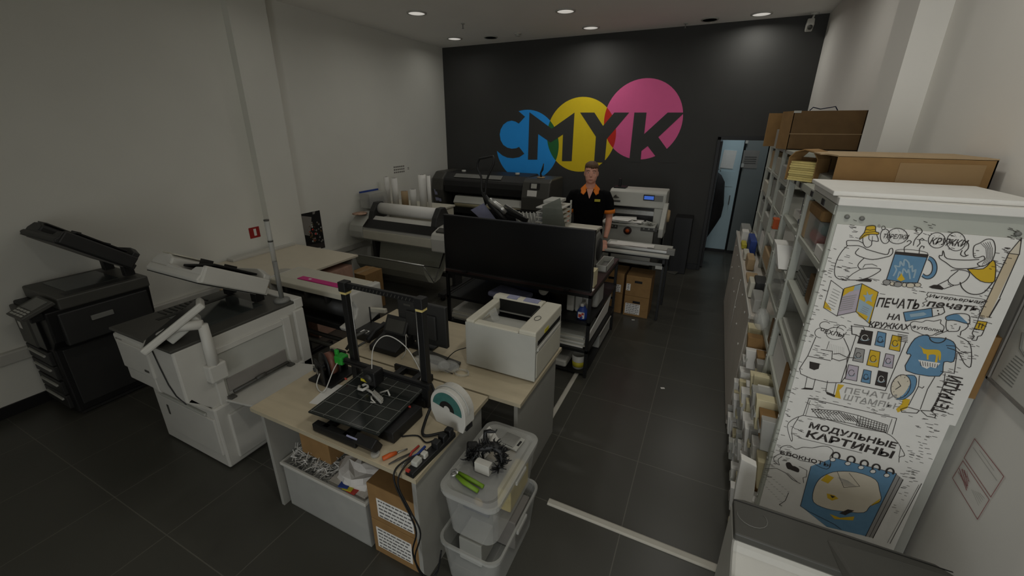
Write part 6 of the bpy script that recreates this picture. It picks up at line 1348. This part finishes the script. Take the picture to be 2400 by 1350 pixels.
d.fill(d.arc(1340, 1045, 8, 7, 0, 330, 8), K, 5).fill(d.arc(1348, 1075, 8, 7, 0, 330, 8), K, 5)
emit('title_lettering', d)
# three figures in the middle
d = pad(A)
for c in ((1130, 1195, 62, 50), (1230, 1200, 100, 60), (1330, 1200, 66, 50)): d.fill(d.arc(*c, 0, 350, 18), WH, 2)
d.line([(1075, 1200), (1070, 1170), (1110, 1150), (1180, 1160), (1230, 1140), (1300, 1150), (1370, 1135), (1365, 1170), (1400, 1200), (1390, 1240), (1330, 1265), (1280, 1290), (1200, 1285), (1140, 1260), (1090, 1240)], K, .0024, closed=True)
d.text('футболки', 1085, 1215, 1390, 1258, .012, K, .012)
for c in ((185, 1265, 60, 48), (225, 1190, 52, 36), (330, 1270, 92, 60), (390, 1240, 50, 50)): d.fill(d.arc(*c, 0, 350, 18), WH, 2).line(d.arc(*c, 20 if c[0] > 300 else 90, 330, 16), K, .0024)
d.text('ЧЕХЛЫ', 172, 1255, 400, 1310, .018, K, .016)
d.fill([(1420, 1105), (1500, 1075), (1550, 1085), (1630, 1160), (1635, 1175), (1500, 1140), (1430, 1140)], BL).line([(1420, 1105), (1500, 1078), (1600, 1075), (1650, 1095), (1655, 1140), (1640, 1175), (1500, 1140), (1430, 1140)], K, .003, closed=True)
d.line([(1425, 1145), (1420, 1200), (1435, 1245), (1470, 1250), (1540, 1245), (1560, 1200)], K, .0028).line([(1635, 1170), (1640, 1200), (1610, 1230), (1570, 1250), (1560, 1290)], K, .0028).line([(1468, 1190), (1485, 1200)], K, .002).line([(1500, 1180), (1525, 1178)], K, .002).line([(1475, 1215), (1500, 1222)], K, .002)
emit('speech_lettering', d)
d = pad(B)
d.line([(495, 110), (425, 275), (362, 435), (715, 512), (770, 300), (790, 240), (740, 120)], K, .003).line([(425, 278), (625, 318)], K, .003).line([(540, 220), (640, 235), (635, 310)], K, .003).line([(650, 260), (700, 255), (770, 290), (850, 295)], K, .003).line([(640, 300), (700, 320), (770, 300)], K, .003).line([(612, 150), (590, 215)], K, .002)
d.fill([(440, 325), (530, 345), (520, 390), (480, 402), (438, 385)], K, 3)
for k in range(9): d.line([(620+k*15, 170+k*4), (606+k*17, 245+k*6)], GRY, .0008, 3)
d.line([(418, 460), (398, 560)], K, .0026).line([(490, 480), (468, 570)], K, .0026).line([(598, 495), (582, 590)], K, .0026).line([(672, 515), (650, 620)], K, .0026)
d.fill([(362, 568), (400, 555), (468, 562), (465, 575)], K, 4).fill([(582, 588), (640, 610), (665, 622), (660, 640), (590, 612)], K, 4)
d.line([(808, 10), (812, 85), (850, 92), (880, 110)], K, .004).line([(808, 15), (915, 25), (925, 60), (880, 80)], K, .0026)
d.fill([(835, 95), (1012, 20), (1290, 75), (1285, 150), (1105, 580), (720, 505)], WH, 1).line([(850, 90), (715, 505), (1105, 582), (1285, 150)], K, .003).line([(830, 0), (1310, 78)], K, .003)
for cx, cy, w, h, mm in ((925, 115, 140, 135, K), (1060, 130, 105, 140, BL), (1190, 165, 115, 145, YE), (868, 270, 110, 130, GRY), (998, 300, 125, 155, YE), (1130, 320, 105, 130, LIL), (808, 425, 125, 145, LIL), (935, 458, 95, 125, BL), (1068, 478, 115, 145, K)):
    q = [(cx-w*.32+w*.12, cy-h*.5), (cx+w*.5, cy-h*.38), (cx+w*.36, cy+h*.5), (cx-w*.46, cy+h*.36)]
    d.fill(q, mm, 3).line(q, K, .0026, closed=True); a = WH if mm in (K,) else (K if mm != K else WH)
    d.line(d.arc(cx, cy, w*.2, h*.18, 0, 330, 10), WH if mm == K else K, .0022, 6); d.line(d.arc(cx, cy+h*.1, w*.26, h*.1, 0, 200, 8), LB if mm != BL else K, .0026, 6)
for k in range(5): d.line([(1215, 85+k*14), (1300, 100+k*14)], K, .0026)
emit('phone_cases_drawing', d)
d = pad(B)
tee = [(1365, 125), (1470, 90), (1500, 112), (1640, 125), (1720, 180), (1705, 325), (1620, 330), (1580, 455), (1285, 405), (1330, 270), (1290, 250)]
d.fill(tee, BL).line(tee, K, .003, closed=True).line(d.arc(1565, 112, 72, 50, 5, 175, 10), K, .004)
d.fill([(1395, 180), (1430, 205), (1470, 220), (1560, 222), (1592, 245), (1590, 310), (1575, 310), (1570, 265), (1560, 330), (1540, 330), (1548, 270), (1490, 268), (1485, 305), (1470, 305), (1465, 262), (1440, 255), (1425, 210)], YE, 4)
d.fill([(1392, 310), (1588, 340), (1545, 385), (1500, 372), (1470, 390), (1430, 372), (1415, 345)], WH, 4)
for k in range(8): d.line([(1410+k*22, 322+k*4), (1418+k*20, 362+k*2)], K, .0022)
d.line([(1545, 95), (1600, 75), (1640, 60), (1660, 50)], K, .0026).line([(1740, 100), (1830, 150), (1860, 220), (1855, 370), (1800, 345), (1740, 240), (1650, 205)], K, .003).line([(1640, 185), (1720, 190), (1760, 230)], K, .0026).line([(1790, 245), (1862, 245)], K, .0024).line([(1735, 250), (1710, 430), (1590, 412)], K, .0026)
d.line([(1405, 450), (1395, 545), (1430, 560), (1445, 545)], K, .0026).line([(1395, 545), (1310, 710)], K, .0026).line([(1540, 460), (1475, 570), (1412, 745)], K, .0026).line([(1630, 430), (1620, 520), (1580, 630), (1505, 755)], K, .0026)
d.line([(1240, 745), (1300, 725), (1405, 755), (1380, 780), (1250, 770)], K, .003, closed=True).line([(1415, 755), (1505, 760), (1548, 795), (1540, 820), (1470, 805)], K, .003, closed=True)
d.fill(d.arc(1240, 545, 82, 108, 0, 345, 24, rot=25), CRM, 3).line(d.arc(1240, 545, 82, 108, 0, 360, 24, rot=25), K, .003)
d.fill([(1290, 445), (1360, 450), (1380, 500), (1350, 590), (1270, 655), (1200, 658), (1260, 620), (1310, 550), (1325, 490)], BL, 4).line([(1290, 445), (1360, 450), (1380, 500), (1350, 590), (1270, 655), (1200, 658)], K, .0026)
d.line([(1195, 570), (1240, 540), (1215, 500)], K, .003)
for k in range(12): a = k*math.pi/6; d.line([(1240+66*math.cos(a), 545+86*math.sin(a)), (1240+76*math.cos(a), 545+100*math.sin(a))], K, .0016)
emit('shirt_and_clock_drawing', d)
d = pad(B)
d.fill([(690, 525), (745, 535), (700, 580), (715, 655), (660, 640)], YE).fill([(1260, 650), (1325, 660), (1300, 735), (1215, 775), (1200, 745), (1250, 700)], YE)
d.text('ПЕЧАТИ', 745, 600, 1190, 665, .026, GRY, .004, slant=.1); d.text('ШТАМПЫ', 735, 660, 1180, 742, .026, GRY, .004, slant=.1)
d.text('МОДУЛЬНЫЕ', 430, 905, 1190, 1090, .030, K, .026, slant=.1); d.text('КАРТИНЫ', 405, 985, 1160, 1175, .036, K, .03, slant=.1)
d.text('ТЕТРАДИ', 1625, 790, 1785, 470, .040, K, .02)
d.line([(385, 795), (435, 650), (1205, 825), (1165, 965)], K, .0026).line([(405, 800), (445, 668)], K, .0018).line([(1165, 830), (1120, 955)], K, .002)
d.line([(385, 798), (300, 830), (245, 890), (275, 1015), (290, 1010), (285, 920), (345, 815)], K, .0026).line([(385, 800), (800, 870), (1100, 950), (1200, 1020), (1240, 1080), (1275, 1150), (1230, 1165), (1225, 1210)], K, .0026).line([(340, 995), (800, 1105), (900, 1130)], K, .0022).line([(1240, 1070), (1225, 1165)], K, .002)
bx = [(455, 742), (700, 760), (870, 800), (1125, 885), (1110, 950), (830, 900), (520, 815)]
d.line(bx, K, .0026, closed=True)
for k in range(9): d.line([(462+k*26, 745+k*3), (515+k*30, 815+k*6)], K, .002).line([(462+k*26, 770+k*3), (500+k*26, 745+k*3)], K, .002)
for k in range(6): d.line([(690+k*26, 765+k*8), (760+k*22, 840+k*4)], K, .0035)
for k in range(11): d.line([(865+k*24, 802+k*8), (850+k*24, 890+k*5)], K, .0022).line([(855+k*24, 850+k*7), (880+k*22, 880+k*6)], K, .002)
for k in range(4): d.line([(860, 825+k*22), (1112, 893+k*18)], K, .002)
emit('big_lettering', d)
# notebook at the bottom
d = pad(Cc)
d.line([(545, 190), (560, 150), (620, 142), (665, 170), (720, 155), (790, 160), (850, 148), (910, 150), (950, 185), (925, 230), (930, 290), (900, 320), (840, 300), (790, 270), (700, 255), (650, 225), (590, 215)], K, .0026, closed=True)
d.text('БЛОКНОТЫ', 545, 205, 925, 305, .020, K, .016)
d.line([(545, 205), (505, 225), (500, 255), (540, 290), (530, 250), (560, 225)], K, .0026)
d.fill([(590, 275), (620, 270), (640, 295), (660, 300), (690, 320), (685, 345), (650, 335), (625, 325), (600, 315)], K, 4)
d.line([(430, 318), (520, 315), (590, 350), (640, 400), (700, 430)], K, .0026).line([(600, 350), (680, 420)], K, .0022).line([(690, 300), (750, 330), (745, 380), (720, 385), (725, 425)], K, .0024)
for k in range(9): d.line([(425+k*22, 345+k*18), (440+k*22, 348+k*18)], K, .0014).line([(415+k*20, 380+k*18), (430+k*20, 384+k*18)], K, .0014).line([(400+k*18, 420+k*18), (415+k*18, 424+k*18)], K, .0014)
d.line([(610, 500), (585, 560), (540, 590), (560, 600)], K, .003)
nb = [(880, 210), (1430, 360), (1180, 830), (700, 640), (790, 330)]
d.fill([(960, 235), (1430, 355), (1195, 830), (900, 760), (700, 600), (780, 300)], BL).line([(960, 235), (1430, 355), (1195, 830)], K, .0026).line([(780, 300), (700, 600)], K, .0026)
d.fill([(1430, 360), (1480, 400), (1250, 845), (1195, 830)], GRY, 2).line([(1480, 400), (1250, 845)], K, .003).line([(1455, 380), (1225, 835)], K, .0018)
for x, y in ((970, 225), (1085, 255), (1185, 285), (1275, 315), (1380, 345)): d.line(d.arc(x, y-5, 28, 26, 160, 400, 10), K, .008).fill(d.arc(x-25, y+22, 22, 14, 0, 340, 10), WH, 4).line(d.arc(x-25, y+22, 22, 14, 0, 360, 10), K, .0022, 7)
hd_ = [(900, 360), (980, 338), (1130, 345), (1270, 400), (1300, 480), (1310, 560), (1230, 600), (1180, 650), (1020, 640), (900, 620), (800, 570), (800, 480), (840, 400)]
d.fill(hd_, CRM, 3).line(hd_, K, .0024, closed=True); d.fill([(900, 360), (955, 385), (910, 430), (855, 405)], YE, 4).fill([(1240, 590), (1305, 545), (1300, 575), (1240, 600)], YE, 4)
d.line([(980, 340), (1030, 460), (1150, 450), (1070, 350)], K, .002)
for k in range(10): d.line([(985+k*8, 380+k*3), (1040+k*9, 450)], GRY, .0014)
d.fill([(900, 505), (960, 520), (990, 545), (940, 560), (905, 540)], YE, 4).fill([(925, 515), (965, 530), (940, 540)], K, 5).fill([(995, 655), (1060, 625), (1110, 635), (1040, 670)], K, 5).fill([(920, 660), (1000, 690), (1110, 680), (1100, 710), (960, 700)], YE, 4)
d.line([(700, 600), (760, 640), (880, 700), (960, 740), (1010, 780)], K, .0026)
d.line([(1620, 430), (1380, 885)], K, .0026).line([(1600, 440), (1360, 880)], K, .0014)
emit('notebook_drawing', d)
# little dashes all over the background
d = Pad('y', YP, (0, -1, 0)); rnd = random.Random(12)
blocks = [(1990, 535, 2005), (1990, 600, 1960), (2140, 540, 2190), (2350, 545, 2385), (2310, 640, 2330), (2000, 670, 2160), (1930, 760, 1990), (1900, 830, 1930), (1880, 930, 1930), (1870, 960, 2130), (2190, 900, 2230), (2140, 1000, 2190), (2120, 1060, 2180), (2110, 1120, 2150), (1850, 1000, 1880), (1830, 1060, 1850), (2240, 820, 2290), (2190, 950, 2230), (2260, 760, 2320), (2330, 600, 2360), (2220, 560, 2230), (1960, 640, 1985)]
for x0_, y0_, x1_ in blocks:
    for i in range(int(10+(x1_-x0_)/9)):
        x, y = rnd.uniform(x0_, x1_), y0_+rnd.uniform(-22, 24)
        p = on('y', YP, x, y)
        if not (1.23 < p.x < 1.72): continue
        d.line([(x, y), (x+rnd.uniform(6, 13), y+rnd.uniform(1, 3))], K, .0021, 1)
for i in range(90):
    y = rnd.uniform(580, 1120); x = 1945-(y-560)*.29+rnd.uniform(0, 22)
    d.line([(x, y), (x+rnd.uniform(5, 10), y+2)], K, .0019, 1)
    y = rnd.uniform(580, 1200); x = 2375-(y-560)*.41-rnd.uniform(4, 30)
    d.line([(x, y), (x+rnd.uniform(5, 10), y+2)], K, .0019, 1)
emit('background_dashes', d)
# ================================================================ right wall notices
t = thing('wall_notice', 'red outlined two part notice on the right wall below the poster edge', 'notice', (XR, -1.3, .95))
pts = [on('x', XR-.001, *q) for q in ((2288, 1028), (2357, 1118), (2322, 1166), (2260, 1076))]
part(t, 'backing', G().poly([on('x', XR-.0008, *q) for q in ((2288, 1028), (2357, 1118), (2292, 1217), (2232, 1120))]), 'wallr')
pd = Pad('x', XR-.001, (-1, 0, 0), lambda x, y: (2180+x/2.936, 780+y/2.936))
pd.line([(310, 730), (512, 990), (422, 1132), (238, 862)], 0, .003, closed=True).line([(230, 882), (412, 1150), (330, 1285), (158, 1002)], 0, .003, closed=True)
for k in range(4): pd.line([(205+k*18, 935+k*6), (255+k*4, 1085-k*15)], 0, .004 if k < 3 else .002)
pd.text('ЗАПРЕЩАЕТСЯ', 196, 960, 255, 1060, .006, 0, .02); pd.text('КУРИТЬ', 225, 945, 275, 1030, .006, 0, .02)
for k in range(2): pd.line([(300+k*45, 790+k*20), (465-k*20, 1020-k*70)], 1, .0015)
for k in range(5): pd.line([(290+k*14, 1080+k*6), (340+k*10, 1190-k*12)], 1, .0012)
part(t, 'print', pd.g, ['pred', 'inkg'])
t = thing('wall_frame', 'pale framed board on the right wall, cut by the right edge of the photo', 'frame', (XR, -1.45, 1.4))
part(t, 'board', G().box(XR-.02, XR-.001, -1.75, -1.18, 1.405, 1.85), 'white', .012)
part(t, 'frame_edge', G().box(XR-.024, XR-.018, -1.76, -1.17, 1.40, 1.409).box(XR-.024, XR-.018, -1.18, -1.17, 1.4, 1.86).box(XR-.024, XR-.018, -1.76, -1.17, 1.845, 1.86).box(XR-.024, XR-.018, -1.76, -1.745, 1.4, 1.86), 'inkg')
g = G()
for k in range(9): g.box(XR-.0215, XR-.0205, -1.30, -1.22-.004*k, 1.44+k*.012, 1.443+k*.012)
g.tube([(XR-.022, -1.24, 1.62), (XR-.022, -1.26, 1.57), (XR-.022, -1.3, 1.555), (XR-.022, -1.36, 1.56)], .003, 6)
part(t, 'printed_lines', g, 'grey')
t = thing('wall_board', 'board with a brown upper end slipped between the poster rack and the right wall', 'board', (1.77, -1.145, 0))
part(t, 'brown_end', G().box(1.745, 1.80, -1.16, -1.13, 1.30, 1.56), 'card', label='brown upper end')
part(t, 'white_board', G().box(1.745, 1.80, -1.155, -1.135, 0, 1.30), 'lgrey')
# ================================================================ copier at the bottom right
t = thing('photocopier', 'white copier with a dark flat lid at the bottom right, in front of the poster', 'copier', (1.35, -1.9, 0))
x0, x1, ya, yb, zt = 1.04, 1.68, -1.79, -1.615, .90
part(t, 'body', G().prism([(yb, .02), (yb, .87), (ya, .87), (ya-.02, .84), (ya-.28, .70), (ya-.38, .66), (ya-.38, .02)], 'x', x0, x1), 'white', .015)
g = G().prism([(x0, ya), (x0+.42, ya), (x0+.50, ya-.1), (x1-.02, ya-.1), (x1+.03, ya+.0), (x1+.02, yb-.04), (x1-.04, yb-.005), (x0+.04, yb), (x0, yb-.01)], 'z', .868, zt)
part(t, 'dark_lid', g, 'dgrey', .006)
part(t, 'lid_seam', G().box(x0, x1, yb-.02, yb-.016, zt-.0005, zt+.001), 'black')
fb = part(t, 'document_feeder', G().hexa([(1.36, ya-.1, zt), (x1+.02, ya-.1, zt), (x1+.02, yb-.05, zt), (1.33, yb-.06, zt)], [(1.39, ya-.1, zt+.03), (x1, ya-.1, zt+.03), (x1, yb-.06, zt+.02), (1.345, yb-.065, zt+.008)]), 'dgrey', .004)
part(t, 'badge_arc', G().tube([(1.10+.05*math.cos(a), -1.69+.045*math.sin(a), zt+.001) for a in [k*.35-3.2 for k in range(12)]], .0014, 5), 'grey')
part(t, 'front_cover', G().hexa([(x0+.2, ya-.08, .8), (x0+.36, ya-.08, .8), (x0+.36, ya-.25, .7), (x0+.2, ya-.25, .7)], [(x0+.2, ya-.08, .82), (x0+.36, ya-.08, .82), (x0+.36, ya-.25, .732), (x0+.2, ya-.25, .732)]), 'white', .004)
part(t, 'cover_seam', G().hexa([(x0, ya-.1, .8), (x1, ya-.1, .8), (x1, ya-.103, .8), (x0, ya-.103, .8)], [(x0-.001, ya-.1, .806), (x1, ya-.1, .806), (x1, ya-.103, .8045), (x0-.001, ya-.103, .8045)]), 'inkg')
part(t, 'dark_slot', G().box(x0+.05, x0+.3, ya-.382, ya-.378, .4, .6), 'dgrey')
# ---------------------------------------------------------------- world, exposure
w = bpy.data.worlds.new('world'); SC.world = w; w.use_nodes = True
w.node_tree.nodes['Background'].inputs[0].default_value = (.8, .88, 1, 1); w.node_tree.nodes['Background'].inputs[1].default_value = .12
SC.view_settings.view_transform = 'Standard'; SC.view_settings.look = 'None'; SC.view_settings.gamma = 1; SC.view_settings.use_curve_mapping = False
SC.view_settings.exposure = -1.95
